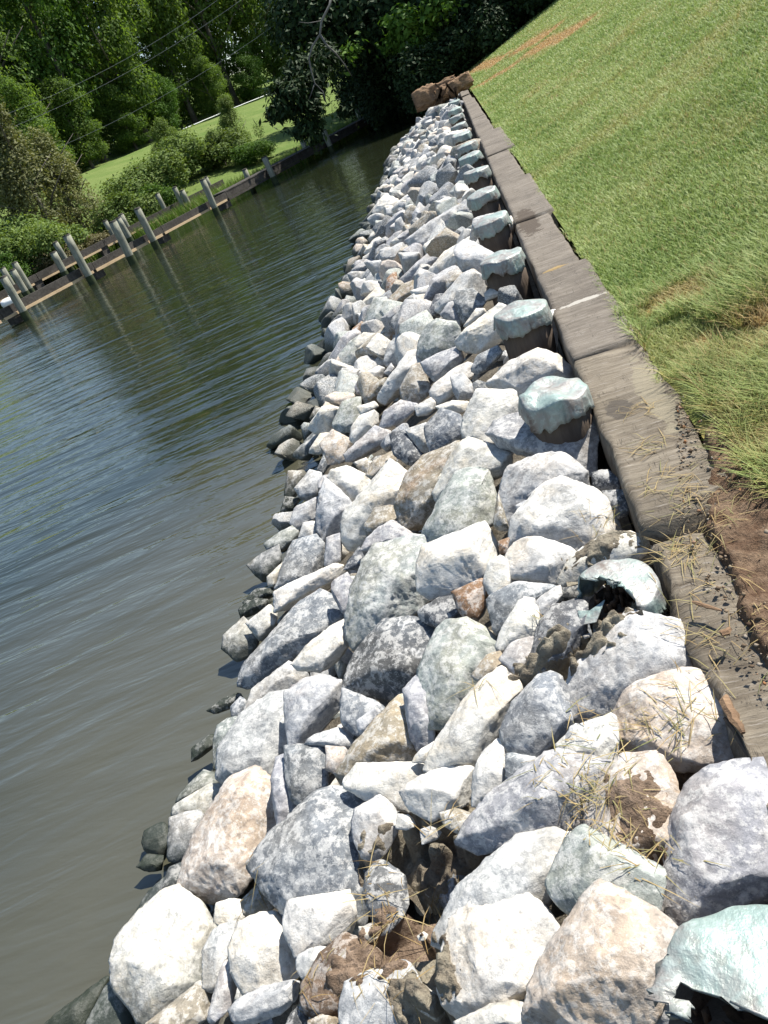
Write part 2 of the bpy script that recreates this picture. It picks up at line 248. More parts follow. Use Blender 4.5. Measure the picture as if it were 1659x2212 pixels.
ROCKDATA = '''
A|w|555,1070 640,960 770,840 890,795 960,860 1060,960 1125,1010 1085,1100 1055,1200 1050,1370 890,1480 850,1560 700,1625 640,1590 540,1440 490,1370 480,1240 510,1120|760,1330,.5 880,1350,.5 620,1250,.45 850,900,.35 1040,1040,.4|largest smooth white boulder at the bottom left beside the brown water
A|p|1215,95 1365,30 1480,120 1450,160 1510,430 1390,560 1290,760 1160,885 1090,870 960,810 915,740 960,560 1010,420 1090,340 1130,240|1290,180,.45 1270,450,.5 1000,760,.35 1150,800,.3|long leaning boulder, white on its water side and rusty tan on the other
A|n|900,180 960,110 1050,20 1150,45 1200,110 1080,130 960,190 890,215||green tinged rock at the waterline above the long white and tan boulder
A|w|870,240 960,190 1090,110 1200,110 1170,200 1090,330 1040,290 940,300 865,300|1000,200,.4|cream rock with a brown hollow face beside the long white and tan boulder
A|l|845,330 940,295 1030,280 1080,340 1010,420 960,550 930,600 830,590 850,450|940,330,.4|grey rock with ochre spots tucked against the long white and tan boulder
A|d|665,480 680,410 780,355 835,365 850,440 800,520 790,560 690,555|760,430,.4|dark slate rock with white veins sticking out over the water
A|k|630,640 690,560 790,570 790,660 700,670||wet black rock in the water under the dark slate rock
A|g|600,960 700,800 830,685 840,770 740,850 640,960||narrow grey green rock wedged behind the largest white boulder
A|d|835,650 930,610 920,780 850,800 780,790||small dark grey block above the largest white boulder
A|w|1145,880 1230,850 1330,865 1310,980 1200,1040 1130,990|1200,900,.4|pinkish cream rock between the largest white boulder and the long tan one
A|t|1310,860 1420,750 1500,770 1550,870 1450,940 1330,970|1430,800,.45|rounded muddy tan cobble below the dark overhang of the big grey boulder
A|l|1060,1180 1120,1060 1200,1010 1300,990 1260,1100 1200,1250 1130,1440 1060,1390|1150,1150,.4|upright mottled grey rock against the right side of the largest white boulder
A|w|1240,1160 1300,1010 1420,960 1510,950 1575,1000 1590,1080 1659,1230 1659,1330 1480,1400 1290,1460 1250,1300|1370,1360,.3 1480,1180,.45 1350,1060,.35|cream rock with a tan sloping face above the white speckled wedge
A|t|690,1659 850,1550 1040,1380 1110,1480 1090,1600 1000,1659 850,1760||olive tan slab at the bottom edge below the largest white boulder
A|v|1130,1440 1190,1240 1250,1280 1260,1400 1220,1550 1110,1650 1080,1640||thin lavender grey rock standing on edge left of the white speckled wedge
A|l|1235,1560 1300,1490 1440,1420 1659,1375 1660,1480 1540,1590 1380,1650 1270,1640|1300,1560,.35 1560,1440,.35|white speckled wedge lying flat at the bottom edge
A|k|30,1659 150,1560 400,1370 450,1380 400,1470 330,1600 280,1700 100,1750||long wet dark rock half sunk in the bottom left corner
A|n|300,1659 420,1430 480,1360 500,1400 560,1520 600,1600 560,1700 400,1720||wet olive rock rising from the water below the largest white boulder
B|g|320,250 400,180 530,145 700,200 720,240 640,300 630,400 700,560 760,620 700,760 710,850 670,1000 650,1080 600,850 470,810 190,890 110,720 100,690 0,660 -10,610 110,440 250,310|330,280,.45 560,230,.35 110,690,.3 640,520,.45 400,500,.55|biggest blue grey boulder with brown stains, left of the grey mud patch
B|l|630,350 650,280 790,195 880,240 920,320 900,430 830,480 820,560 760,610 690,560 640,460|740,300,.5 800,260,.5|knobbly muddy cream boulder resting on the right of the biggest blue grey one
D|w|985,1165 1080,1070 1480,1060 1500,1100 1440,1170 1370,1240 1400,1370 1290,1330 1210,1280 1140,1290 1010,1220|1100,1200,.35 1380,1100,.3|bright white flat slab above the knobbly muddy cream boulder
B|w|955,150 1060,60 1200,10 1410,0 1410,90 1380,220 1270,260 1130,290 1140,330 990,270|1000,140,.4 1110,240,.3 1250,180,.5|white boulder with a dark triangular face, above the grey mud patch
B|w|175,960 210,870 360,840 580,805 610,880 640,1080 460,1130 330,1170 260,1200 200,1080|350,890,.4 440,1120,.3 590,850,.35 400,1000,.4|square cream block leaning on the foot of the biggest blue grey boulder
B|l|260,1220 360,1170 450,1150 440,1200 370,1320 310,1370 260,1290||small pale rock with a rusty spot below the square cream block
B|m|310,1400 420,1220 560,1090 700,1150 900,1250 800,1320 600,1380 570,1520 470,1580 340,1610 310,1500|480,1250,.45 600,1180,.4|rock caked in brown mud and straw near the bottom centre
B|l|600,1390 750,1320 950,1270 1000,1310 980,1500 1080,1580 1160,1659 1150,1720 580,1720 560,1560 590,1450|780,1480,.4 700,1500,.35 960,1290,.2|light grey slab at the bottom edge right of the brown muddy rock
B|t|340,1640 420,1600 520,1620 560,1680 340,1720||small tan cobble at the bottom edge under the brown muddy rock
B|d|220,1600 300,1520 330,1600 330,1700 180,1700||small dark rock at the bottom edge beside the white speckled wedge
B|d|700,820 720,700 800,600 960,700 980,860 930,960 850,1050 800,1060 740,930|800,720,.35|dark grey slab smeared with mud below the knobbly cream boulder
B|l|1180,1100 1220,980 1330,760 1500,600 1660,470 1860,425 2000,460 1960,600 1890,740 1850,900 1830,930 1700,850 1400,830 1280,1000 1250,1130|1350,880,.4 1650,650,.4|broad pale grey boulder behind the white and blue faced boulder at bottom centre
B|w|1250,1130 1280,1000 1400,860 1700,830 1830,930 1960,1110 1880,1280 1830,1370 1700,1420 1560,1550 1340,1640 1260,1560 1205,1400 1220,1210|1380,1080,.45 1540,1400,.45 1580,1480,.4 1850,1000,.3|large boulder at bottom centre, white on top with a blue grey side
B|t|980,1400 1060,1390 1200,1500 1220,1600 1160,1630 1050,1560 980,1490||muddy tan lump beside the light grey slab at the bottom edge
B|w|1065,400 1130,380 1200,410 1170,460 1080,490||little white stone lying on the grey mud patch
B|t|1190,290 1300,265 1420,310 1380,400 1320,430 1220,370||mud coated rock at the top of the grey mud patch
B|w|920,300 1010,310 1040,370 970,400 910,390||small cream stone right of the knobbly muddy cream boulder
B|w|670,1030 770,1030 790,1090 740,1130 680,1100||small white stone above the brown muddy rock
E|v|400,1810 467,1678 600,1510 740,1450 850,1380 920,1270 1000,1255 1190,1310 1350,1330 1290,1480 1230,1620 1150,1710 1000,1740 720,1790 510,1880|640,1640,.35 880,1550,.45 900,1400,.35 1150,1500,.3|wide lavender slab littered with straw, above the boulders at bottom centre
C|p|590,50 720,-60 960,-80 1040,60 1090,230 1030,520 940,620 700,560 560,480 490,330 560,190|700,60,.4 900,250,.4 600,450,.35|tan boulder smeared with brown mud in the lower right
C|n|350,470 480,390 600,480 760,560 940,620 940,740 900,930 740,860 560,770 500,830 400,950 310,880 230,720 300,590|330,500,.35 460,600,.45 520,760,.4 800,700,.3|pale green grey rock strewn with mud crumbs below the muddy tan boulder
C|v|1090,220 1150,130 1240,60 1430,0 1590,-10 1659,150 1760,400 1800,700 1700,940 1570,950 1290,1060 1110,1070 960,950 990,740 1030,560 1050,380|1300,130,.35 1260,690,.5 1400,690,.5 1100,350,.3 1550,300,.4|large lavender white boulder on the right edge by the bulkhead
C|p|480,860 560,770 640,790 830,930 960,980 1090,1080 1030,1110 970,1200 930,1380 890,1500 870,1659 800,1780 300,1780 130,1570 160,1380 220,1240 300,1100 390,980|560,820,.3 560,1220,.5 840,1130,.45 350,1300,.4 700,1550,.4|large pinkish boulder with mud splotches at the bottom edge, right of centre
C|v|970,1200 1040,1110 1210,1040 1290,1070 1560,960 1700,960 1760,1080 1500,1140 1260,1250 1200,1360 1080,1440 1060,1560 990,1659 930,1700 900,1490 930,1380|1200,1150,.35 1050,1350,.35|lavender rock around the torn copper cap in the bottom right corner
C|w|0,1510 110,1540 120,1600 200,1659 100,1750 -330,1720 -340,1640 -150,1540||flat white rock cut by the bottom edge left of the large pinkish boulder
D|l|185,960 240,870 310,760 480,640 610,620 615,800 635,940 520,1040 510,1160 450,1180 370,1120 220,1190 170,1120|260,900,.35 450,880,.45 250,1060,.4 520,700,.35|big pale grey boulder near the water above the long white and tan one
D|n|140,900 160,820 220,780 320,760 240,880 190,960 180,1070 140,1080||white topped green rock on the water side of the big pale grey boulder
D|k|0,960 140,855 150,920 60,1000 0,1040||glistening black rock awash in the water left of the big pale grey boulder
D|l|350,700 400,570 480,510 610,410 740,470 740,510 610,570 490,640 360,720|600,470,.4|flat pale rock with rusty top edge above the big pale grey boulder
D|l|610,600 720,530 830,500 960,540 980,640 960,660 770,790 760,850 720,930 640,930 615,800|740,790,.45 760,600,.4 950,600,.3|blotchy grey and white boulder right of the big pale grey one
D|g|560,180 650,60 800,-40 930,0 990,90 860,150 760,260 620,380 590,400 490,470 430,540 330,550 320,500 350,400 420,320 500,250|780,170,.35 590,330,.35 480,420,.3 600,190,.3|long flat slate grey slab with a rusty lower end, sloping toward the water
D|w|660,400 740,300 900,170 1000,130 1030,240 980,300 920,390 830,450 700,440|760,410,.3 940,260,.35|smooth white boulder leaning on the long flat slate grey slab
D|d|1190,240 1240,150 1400,130 1570,160 1570,230 1500,400 1480,480 1410,580 1240,660 1160,570 1000,560 1010,460 1060,330|1180,300,.4 1300,270,.4 1200,560,.35 1400,500,.35|dark grey boulder with white veins in the middle of the slope
D|g|980,580 1100,640 1160,690 1240,680 1230,720 1080,800 1070,870 980,820 970,680||shaded teal grey rock below the dark grey boulder with white veins
D|t|1350,615 1395,640 1430,780 1440,900 1410,1050 1280,1060 1060,1070 990,1130 940,1210 920,1160 960,1070 1050,930 1210,750|1060,1000,.4 1180,1010,.3 1330,700,.35|fan shaped tan rock with a pointed top above the bright white flat slab
D|l|1070,780 1180,700 1220,720 1100,870 1080,870||narrow pale rock on the left flank of the fan shaped tan one
D|l|720,930 800,870 940,830 1050,910 1000,960 880,940||flat greyish rock below the blotchy grey and white boulder
D|p|870,950 1000,960 1020,1000 930,1120 870,1090||small cream and rust rock left of the fan shaped tan one
D|g|605,960 690,950 870,950 830,1060 860,1240 720,1350 650,1290 610,1130|690,1130,.4 800,1050,.3|upright slate rock above the biggest blue grey boulder
D|v|510,1170 540,1040 605,1010 620,1150 690,1370 560,1500 530,1350|600,1180,.4|narrow purple grey rock beside the long white and tan boulder
D|v|1370,590 1480,490 1540,510 1520,620 1560,820 1560,900 1430,1000 1440,880 1400,650||lavender slab standing right of the fan shaped tan rock
D|w|210,230 330,120 410,210 420,260 370,360 290,390 200,310|330,280,.45|white rock with a green algae foot standing in the water
D|w|355,150 490,40 540,50 540,130 490,230 450,270 400,200||white rock behind the algae footed one at the waterline
D|k|105,710 200,640 310,590 330,620 250,690 150,730||green algae covered rock just under the water surface
D|g|250,690 310,630 350,650 330,740 260,760||small grey rock next to the algae covered rock at the waterline
D|k|300,60 360,0 480,10 380,70 310,100||wet dark rock at the waterline above the algae footed white one
D|w|1450,1000 1570,920 1560,980 1520,1050 1430,1050||small white rock between the tan fan and the long cream boulder
E|g|665,1090 740,930 890,770 960,745 1070,800 1080,900 1100,1100 1020,1150 940,1240 860,1275 740,1250 690,1190|860,860,.45 900,1060,.45 720,1160,.25|blue rock with a green crystalline side, propped up in the lower middle
Z|l|850,540 940,580 1110,600 1200,860 1210,880 1100,890 920,950 800,1090 540,1190 510,1130 490,980 560,830 680,740 720,650|900,690,.4 920,880,.3 1110,870,.25 860,560,.25|huge boulder below the torn cap, grey flat face and white upper face
Z|d|235,900 340,610 420,510 550,475 600,500 600,620 560,720 450,800 380,870 260,940|520,600,.4 400,800,.35 290,890,.2 380,560,.3|dark blue grey slab with a black edge, left of the torn copper cap
Z|p|800,1100 850,1010 920,950 1100,890 1280,870 1350,940 1390,1010 1400,1200 1420,1330 1350,1430 1230,1420 1050,1310 960,1330 870,1380 810,1300 790,1180|1330,1010,.35 1220,1380,.35 950,1000,.3 1350,1200,.35|rose and tan boulder against the rotten timber on the right
Z|w|450,1290 560,1190 780,1110 790,1180 780,1390 600,1400 520,1360||white rock between the blue green rock and the rose tan boulder
E|w|170,1320 220,1210 330,1040 440,880 520,800 630,730 750,790 770,840 680,920 610,1060 560,1140 510,1210 540,1240 480,1370 400,1330 290,1370 240,1390|580,950,.4 420,1000,.35 340,1150,.4 480,1250,.35|long cream boulder with a muddy left edge running down the slope
E|w|480,1370 530,1240 600,1170 680,1150 690,1230 710,1300 690,1440 590,1530 540,1590 470,1570 480,1430||white rough rock shaded by the blue rock with green side
E|g|690,1250 860,1280 900,1300 830,1400 720,1430 690,1400||grey rock in the shadow under the blue rock with green side
E|n|130,720 160,640 240,470 300,420 480,395 530,440 610,460 630,560 560,620 480,720 500,810 400,900 340,1000 290,1050 180,1050 200,950 190,830|280,640,.4 460,440,.35 250,980,.3 420,680,.4|large white boulder with a green tinted centre, right of the dark veined one
E|t|470,740 560,620 640,600 740,740 630,740 520,810||tan grey wedge at the top of the long cream boulder
E|w|630,540 650,470 760,280 830,255 880,300 890,460 850,520 760,530 650,610|760,400,.4|cream rock left of the dark blue grey slab
E|l|870,270 1030,160 1040,230 940,370 890,440 860,350||pale rock reaching under the left side of the torn copper cap
E|v|650,640 720,540 860,500 840,640 780,750 730,730||flat lavender rock tucked under the dark blue grey slab
H|w|385,1400 420,1270 500,1220 590,1260 580,1400 540,1570 420,1480|480,1350,.45|white upright rock below the left end of the pinkish white boulder
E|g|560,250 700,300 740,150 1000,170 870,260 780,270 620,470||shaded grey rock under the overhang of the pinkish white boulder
E|b|340,210 440,170 520,130 560,150 560,250 500,330 490,390 410,390 430,300 400,300||rusty brown rock below the big white horned boulder
E|d|120,330 250,250 340,235 420,330 370,410 240,430 200,390 120,380||dark rough rock left of the rusty brown one
G|n|690,1190 740,1000 800,850 870,760 1000,750 1100,700 1250,720 1180,850 1170,1000 1200,1060 1130,1110 960,1210 880,1290 870,1350 760,1380 700,1300 680,1230|900,850,.35 1050,1000,.4 750,1250,.3|huge pitted green grey boulder in the middle of the slope
G|w|1160,870 1200,740 1330,740 1440,650 1560,600 1650,650 1659,770 1600,900 1500,980 1340,1040 1220,1070 1170,1000|1250,790,.35 1450,760,.45 1580,850,.3 1250,1000,.3|big white horned boulder with a brown underside, beside the pitted green one
G|n|1190,650 1270,560 1290,450 1390,280 1520,230 1600,250 1659,420 1640,570 1440,640 1370,700 1330,730 1190,690|1280,540,.4 1440,640,.35 1500,300,.3 1330,420,.35|tall pale green white boulder with a shaded notch below it
H|w|30,720 110,560 190,400 270,350 450,400 600,480 630,540 520,560 420,600 330,560 250,560 130,640 60,780|220,400,.4 200,560,.35|craggy cream rock behind the tall pale green white boulder
G|t|1080,280 1180,170 1390,90 1370,200 1310,330 1240,410 1240,520 1170,660 1120,640 1010,570 1000,480 1070,370|1120,370,.35 1240,380,.4 1300,200,.35|cream topped boulder with a broad dark brown shaded face
G|w|560,300 600,250 690,225 830,290 840,310 810,380 740,460 700,440 640,370|680,320,.4|smooth cream cap rock near the water in the left middle
G|l|500,520 520,400 550,310 640,380 720,470 720,490 670,530 640,640 540,700 495,620|520,470,.35 700,470,.3 560,350,.3|pale grey block under the smooth cream cap rock
G|w|665,580 680,520 800,430 950,210 1070,280 1080,330 1020,450 870,500 800,600 780,700 720,780 670,740|830,470,.4 960,260,.3 720,560,.3|long white rock with a bent lower end right of the pale block
G|t|800,620 870,500 1010,470 1010,560 920,640 830,690||muddy tan rock under the long bent white one
G|v|830,690 900,620 980,580 1080,620 1180,680 1100,700 1030,750 910,750 850,760 790,760||purple grey rock above the huge pitted green grey boulder
G|v|545,870 560,690 650,660 640,830||small upright lavender rock below the pale grey block
G|g|235,1000 270,880 340,720 480,680 550,760 530,870 430,960 370,985 260,990|380,960,.35 490,720,.3|flat slate grey slab near the water in the left middle
G|d|670,890 770,745 820,850 790,880||small dark triangular rock at the left of the pitted green boulder
G|w|240,1020 330,980 440,970 560,870 690,835 660,900 580,960 400,1050 300,1130 240,1150||white rock along the upper edge of the long slate slab
G|v|590,980 690,920 740,1000 690,1130 680,1200 600,1050|680,960,.3|small grey purple block between the slate slab and the pitted green boulder
G|v|50,860 130,800 240,740 260,830 190,930 160,980 110,930|140,860,.45|lavender white rock jutting into the water in the left middle
G|w|175,940 290,830 250,960 220,1000 180,990||small cream rock behind the jutting lavender white one
G|n|160,720 240,660 370,590 360,700 270,770 240,750 190,780||green grey rock at the waterline above the jutting lavender white one
G|w|380,680 410,590 480,575 495,680||small white block above the flat slate grey slab
G|l|320,580 350,490 480,440 510,420 490,570 380,630||pale rock between the water and the pale grey block
G|t|290,370 310,260 430,255 400,330 330,430 290,430||tan rock at the waterline with a black wet foot
G|k|265,510 290,420 380,430 330,510||black wet rock at the foot of the tan waterline rock
G|l|360,360 450,250 520,270 530,320 480,430 400,440||bluish white rock right of the tan waterline rock
G|l|330,150 400,80 520,0 540,20 450,100 430,180||grey wedge at the water with a dark wet tip
G|w|440,130 520,10 600,0 540,90 530,140||white wedge above the shaded gap at the water
G|p|520,80 600,-10 720,60 690,170 620,200 560,200 550,150|600,50,.4|pinkish rock with a dark brown front above the waterline
G|t|820,270 860,190 980,120 1010,200 920,230 860,300||olive cream rock above the long bent white one
G|t|750,220 820,180 860,200 830,270||small tan cobble behind the smooth cream cap rock
G|g|500,240 540,150 560,200 540,260||small grey stone at the waterline above the smooth cream cap rock
G|k|15,1100 100,1020 210,1010 220,1050 100,1090 30,1120||upper of two dark wet rocks lying in the water
G|k|0,1150 90,1080 200,1090 120,1160 10,1200||lower of two dark wet rocks lying in the water
H|v|440,310 500,220 640,155 800,155 1140,175 1195,210 1165,300 1160,480 1180,600 1100,560 960,460 740,470 620,420 520,390|600,350,.3 620,420,.25 1150,230,.3 900,300,.35|big lavender slab just below the crumpled copper cap
H|l|500,840 530,640 580,560 770,480 960,460 1110,560 1190,640 1190,730 1080,700 930,660 800,720 700,780 620,830 560,990|720,700,.4 800,560,.4 1000,500,.3|blue grey boulder with a white ridge below the big lavender slab
H|w|620,920 690,880 830,700 950,650 1190,740 1370,860 1400,1000 1200,1090 1050,1180 800,1080 600,1120|850,1000,.4 680,950,.35 1200,900,.3 1000,750,.3|brightest white boulder with a peaked top beside the timber cap
H|w|560,1220 600,1110 800,1070 1060,1160 1020,1300 930,1410 600,1370 570,1330|640,1300,.25 880,1280,.4 800,1130,.3|pinkish white boulder under the brightest peaked one
H|w|1060,1200 1250,1070 1440,1045 1560,1090 1610,1130 1480,1260 1380,1280 1150,1360 1000,1420 930,1400 1000,1310|1250,1150,.3|flat white rock sprinkled with grit behind the torn copper cap
H|d|705,770 790,700 815,760 770,850 720,850||small dark stone lodged on the blue grey boulder with white ridge
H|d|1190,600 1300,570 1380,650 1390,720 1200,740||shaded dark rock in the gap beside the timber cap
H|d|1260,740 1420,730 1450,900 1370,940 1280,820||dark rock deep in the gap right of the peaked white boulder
H|t|450,960 490,760 510,850 560,1000 480,1030||olive brown rock in the gap right of the tall pale green boulder
H|w|230,200 310,90 330,0 600,0 640,120 500,210 440,300 530,440 340,340 240,330|420,120,.3 300,280,.3|big white and lavender boulder left of the crumpled copper cap
K|g|1050,1330 1180,1190 1330,1240 1390,1370 1330,1450 1100,1560 1060,1420|1120,1400,.3 1300,1260,.3|flat grey boulder left of the big white and lavender one
K|w|1310,590 1400,490 1560,370 1659,290 1720,300 1740,500 1659,600 1530,680 1340,660|1350,540,.35 1640,420,.35|cream boulder with a tan front leaning toward the third copper cap
K|n|990,640 1000,590 1060,470 1140,420 1290,440 1330,500 1350,560 1310,620 1180,700 1110,730 1030,760 990,700|1060,680,.35 1120,450,.3 1200,600,.35|pale boulder with a dark lower corner in the upper middle
K|v|1020,780 1170,700 1310,650 1390,740 1300,810 1200,860 1140,940 1060,860||flat lavender rock below the pale boulder with a dark corner
K|w|1090,1020 1130,960 1300,830 1440,770 1450,880 1270,900 1290,1000 1240,1080 1160,1130 1100,1060|1200,1000,.4|cream rock with a black hollow front in the upper middle
K|l|1270,910 1370,880 1440,960 1460,1080 1330,1100 1290,1020||upright speckled grey rock beside the cream one with a hollow front
K|g|1440,850 1500,720 1659,640 1700,700 1560,840 1480,880||grey rock half shaded under the tan fronted cream boulder
K|t|830,1010 870,930 930,820 1010,800 1080,980 1060,1050 960,1130 850,1090|950,960,.4|pyramid rock, tan above and lavender below
K|w|620,1090 720,930 880,710 980,680 1020,790 930,820 860,930 740,1060 660,1140|840,850,.4|long diagonal white rock with a muddy lower flank
K|t|410,730 470,660 600,570 730,440 800,440 820,500 730,620 660,720 560,760|640,600,.4|long brown cobble above the shaded gap in the upper left
K|l|690,760 730,630 880,470 930,600 850,720 790,820 710,800||grey white rock right of the long brown cobble
K|g|750,440 870,260 940,210 1020,340 1010,480 940,600 910,520 800,510|900,380,.4|grey rock with a sharp split ridge in the upper middle
K|d|1080,330 1140,200 1310,180 1280,270 1180,370 1070,400||dark green grey rock with a square flat face
K|v|1180,370 1250,270 1330,250 1360,440 1310,480 1290,420||lavender pointed rock in front of the square faced dark one
K|g|1300,250 1330,160 1450,150 1570,240 1500,310 1400,370 1380,460 1340,300||blue grey rock with a black edge right of the pointed lavender one
K|t|1240,80 1300,20 1450,-20 1540,40 1500,110 1380,170 1240,170|1380,40,.4|cream rock with a brown shaded underside near the fourth pile
K|t|700,330 760,200 850,110 980,50 1130,70 1000,140 900,230 780,300||long mud coated rock high on the slope
K|w|930,160 1130,100 1230,130 1220,190 1060,200 1030,230 950,190||white rock above the square faced dark one
K|w|930,210 1100,190 1080,330 1030,400 980,260||white rock between the split ridge and the square faced dark rock
K|n|600,240 700,230 730,310 700,440 620,560 480,630 560,430 550,330||pale green rock above the long brown cobble
K|w|470,290 570,210 620,140 700,160 690,230 600,250 540,310||white rock with a grey dent above the pale green one
K|w|460,360 560,340 540,430 480,410||small white rock near the water in the upper left
K|n|410,270 450,100 520,60 540,150 470,230||pale blue rock at the water's edge in the upper left
K|n|590,120 620,20 740,0 720,140||pale green block beside the rust brown rock
K|b|700,200 715,60 790,-10 805,130 760,210||rust brown rock standing on edge in the upper left
K|k|265,380 340,320 410,340 400,400 330,470||black wet rock poking out over the water in the upper left
K|b|420,490 490,430 530,460 490,540 420,570||small orange brown rock near the waterline
K|n|290,730 400,600 500,540 480,640 420,730 500,840 320,830||white green rock sloping to the water below the orange brown one
K|l|290,940 330,840 470,850 440,960 400,1040 310,1020||rounded grey tan rock near the waterline
K|p|215,940 220,850 290,740 320,830 290,1000||pink tan rock at the waterline
K|w|550,860 640,810 690,830 670,910 590,930||small bright white rock below the shaded gap
K|v|440,990 490,900 560,880 600,950 540,1020 470,1070||lavender white cobble right of the rounded grey tan rock
K|t|550,1110 570,980 720,900 700,980 620,1060||tan edged rock beside the long diagonal white one
K|v|700,1200 830,1110 960,1140 950,1180 820,1300 650,1340|800,1200,.35|purple rough rock below the pyramid rock
K|w|960,1160 1090,1090 1150,1150 1060,1230 980,1240||cream cobble right of the purple rough rock
K|w|1150,1160 1280,1110 1450,1120 1440,1170 1340,1210 1180,1190||flat cream rock behind the flat grey boulder
K|d|740,1400 870,1380 1010,1540 1050,1570 940,1659 900,1659 780,1570||dark teal slab tilted to the right above the cream topped boulder
K|l|880,1370 1050,1310 1060,1430 1090,1560 1010,1540||pale slab between the dark teal one and the flat grey boulder
K|n|250,1310 330,1130 480,1080 460,1180 480,1260 410,1370 290,1370||pale rock with a rust streak sloping to the water
K|w|460,1160 600,1120 640,1150 500,1240||small white wedge right of the rust streaked rock
K|w|410,1340 470,1250 640,1180 650,1260 540,1360 440,1480 400,1430|540,1260,.4|cream rock with an olive shaded side above the pinkish brown fronted one
K|v|360,1560 560,1390 600,1340 740,1380 730,1440 640,1480 560,1500 420,1620 380,1620||dark lavender rock crossed by a thin black shadow
K|t|50,1260 100,1160 190,1200 180,1250 70,1280||olive rock standing alone in the water
K|l|80,1350 120,1280 200,1260 170,1350||small pale rock at the waterline below the lone olive one
K|g|0,1460 80,1380 160,1370 30,1520||grey rock at the waterline next to the white wedge
K|v|690,870 750,790 780,830 740,900||small lavender stone beside the bright white one
K|w|1560,180 1659,100 1700,190 1570,240||white speckled rock leaning on the fourth pile
K|w|1380,460 1480,320 1580,320 1420,470||flat white rock left of the tan fronted cream boulder
M|w|600,1210 680,1150 800,1080 835,1150 840,1240 700,1290 580,1340 510,1380 500,1340|600,1310,.3 800,1120,.3|white rock with a black underside between two copper caps
M|w|900,1870 920,1820 1150,1775 1150,1900 1140,2100 1000,2133 850,2133 910,2000|950,1850,.35 1110,1820,.35|blocky pure white rock between the pile and the timber cap
M|w|530,990 600,940 690,990 570,1040||small white rock against the seventh pile
M|w|190,1490 330,1330 560,1190 570,1260 460,1350 330,1480 250,1540|400,1330,.35|long cream rock running up to the fifth pile
M|v|0,1530 120,1410 230,1320 330,1330 180,1480 60,1580||lavender slab left of the long cream rock by the fifth pile
M|l|60,1230 200,1120 420,990 520,990 480,1080 330,1180 320,1290 150,1340|300,1120,.3|big pale streaked rock below the seventh pile
N|w|40,600 180,470 330,400 430,460 560,480 580,490 520,560 440,520 330,560 230,660 200,590 90,600|300,450,.35|bright white rock behind the crumpled copper cap
E|t|1660,400 1700,380 1720,420 1690,450||tiny tan stone by the torn capped pile
E|t|1250,430 1285,415 1310,445 1290,480 1255,470||little rounded tan pebble on the mud below the torn cap
E|l|1180,490 1225,475 1240,495 1200,510||pale chip of stone on the mud below the torn cap
B|w|1045,1090 1085,1060 1115,1080 1090,1120 1055,1115||tiny white stone in the straw near bottom centre
E|w|90,1280 130,1230 230,1170 220,1220 190,1290 110,1310||white rock at the lower left end of the long cream boulder
Z|n|320,660 340,580 380,540 420,560 400,640|370,590,.3|small green stone under the torn copper cap
E|w|760,300 800,230 870,250 880,280||pale stone above the cream rock
H|b|490,1110 570,1080 550,1190 500,1200||brown stone in the gap right of the horned boulder
H|l|620,840 700,800 720,850 640,900||pale stone beside the small dark lodged one
E|l|1040,1190 1100,1080 1150,1050 1120,1130 1050,1230||grey stone between the huge boulder and the white rock
D|d|720,1350 760,1280 870,1240 920,1260 830,1280 740,1350||dark stone above the biggest blue grey boulder
'''

# ------------------------------------------------------------------ materials
M_ROCK = mat_rock(); M_COPPER = mat_copper()
M_PILE = mat_wood('creosoted_pile', (.075, .055, .042), (.15, .115, .088), (14, 14, 1.2), .6)
M_ROT = mat_wood('rotten_wood', (.045, .03, .02), (.125, .075, .045), (20, 20, 4), .9, (.012, .008, .006))
M_CAP = mat_wood('weathered_timber', (.100, .083, .066), (.215, .188, .155), (3.0, 26, 9), .6, (.06, .05, .042))
def weather(m_, spots):
    t = m_.node_tree; b = t.nodes['Principled BSDF']; lk = b.inputs['Base Color'].links[0]; src = lk.from_socket
    k = NB.__new__(NB); k.m = m_; k.t = t; k.b = b
    pos = k.n('ShaderNodeNewGeometry').outputs['Position']; nn = k.noise(pos, 11, 5, .7); fine = k.noise(k.coords(scale=(8, 90, 20)), 1.0, 6, .75)
    c = k.mix(k.ramp(fine, [(.56, 0), (.68, .6)]), src, (.36, .33, .295)); c = k.mix(k.ramp(fine, [(.33, .85), (.41, 0)]), c, (.06, .05, .043))
    crk = k.math('ABSOLUTE', k.math('SUBTRACT', k.noise(k.coords(scale=(22, 3.0, 3)), 1.0, 4, .6, .5), .5)); c = k.mix(k.math('MULTIPLY', k.ramp(crk, [(0, 1), (.012, 0)]), k.ramp(nn, [(.5, 0), (.56, 1)])), c, (.045, .037, .03))
    for x, y, rx, ry, col in spots:
        sub = k.n('ShaderNodeVectorMath', operation='SUBTRACT'); k.l(pos, sub.inputs[0]); sub.inputs[1].default_value = (x, y, 1.0)
        mul = k.n('ShaderNodeVectorMath', operation='MULTIPLY'); k.l(sub.outputs[0], mul.inputs[0]); mul.inputs[1].default_value = (1 / rx, 1 / ry, 0)
        ln = k.n('ShaderNodeVectorMath', operation='LENGTH'); k.l(mul.outputs[0], ln.inputs[0])
        c = k.mix(k.ramp(k.math('ADD', ln.outputs['Value'], k.math('MULTIPLY', k.math('SUBTRACT', nn, .5), 2.2)), [(.85, .8), (1.1, 0)]), c, col)
    k.l(c, b.inputs['Base Color']); return m_
sp_ = lambda px, py: at(px, py, 1.0)
a_, b_, c_ = sp_(1140, 478), sp_(1268, 647), sp_(1200, 578)
weather(M_CAP, [(a_[0], a_[1], .10, .55, (.06, .045, .033)), (b_[0] - .02, b_[1], .13, .035, (.40, .375, .33)), (c_[0], c_[1], .10, .06, (.30, .21, .09))])
M_CAPDIRT = mat_wood('dirty_timber', (.10, .080, .058), (.25, .215, .165), (4.0, 30, 9), .9, (.05, .038, .028))
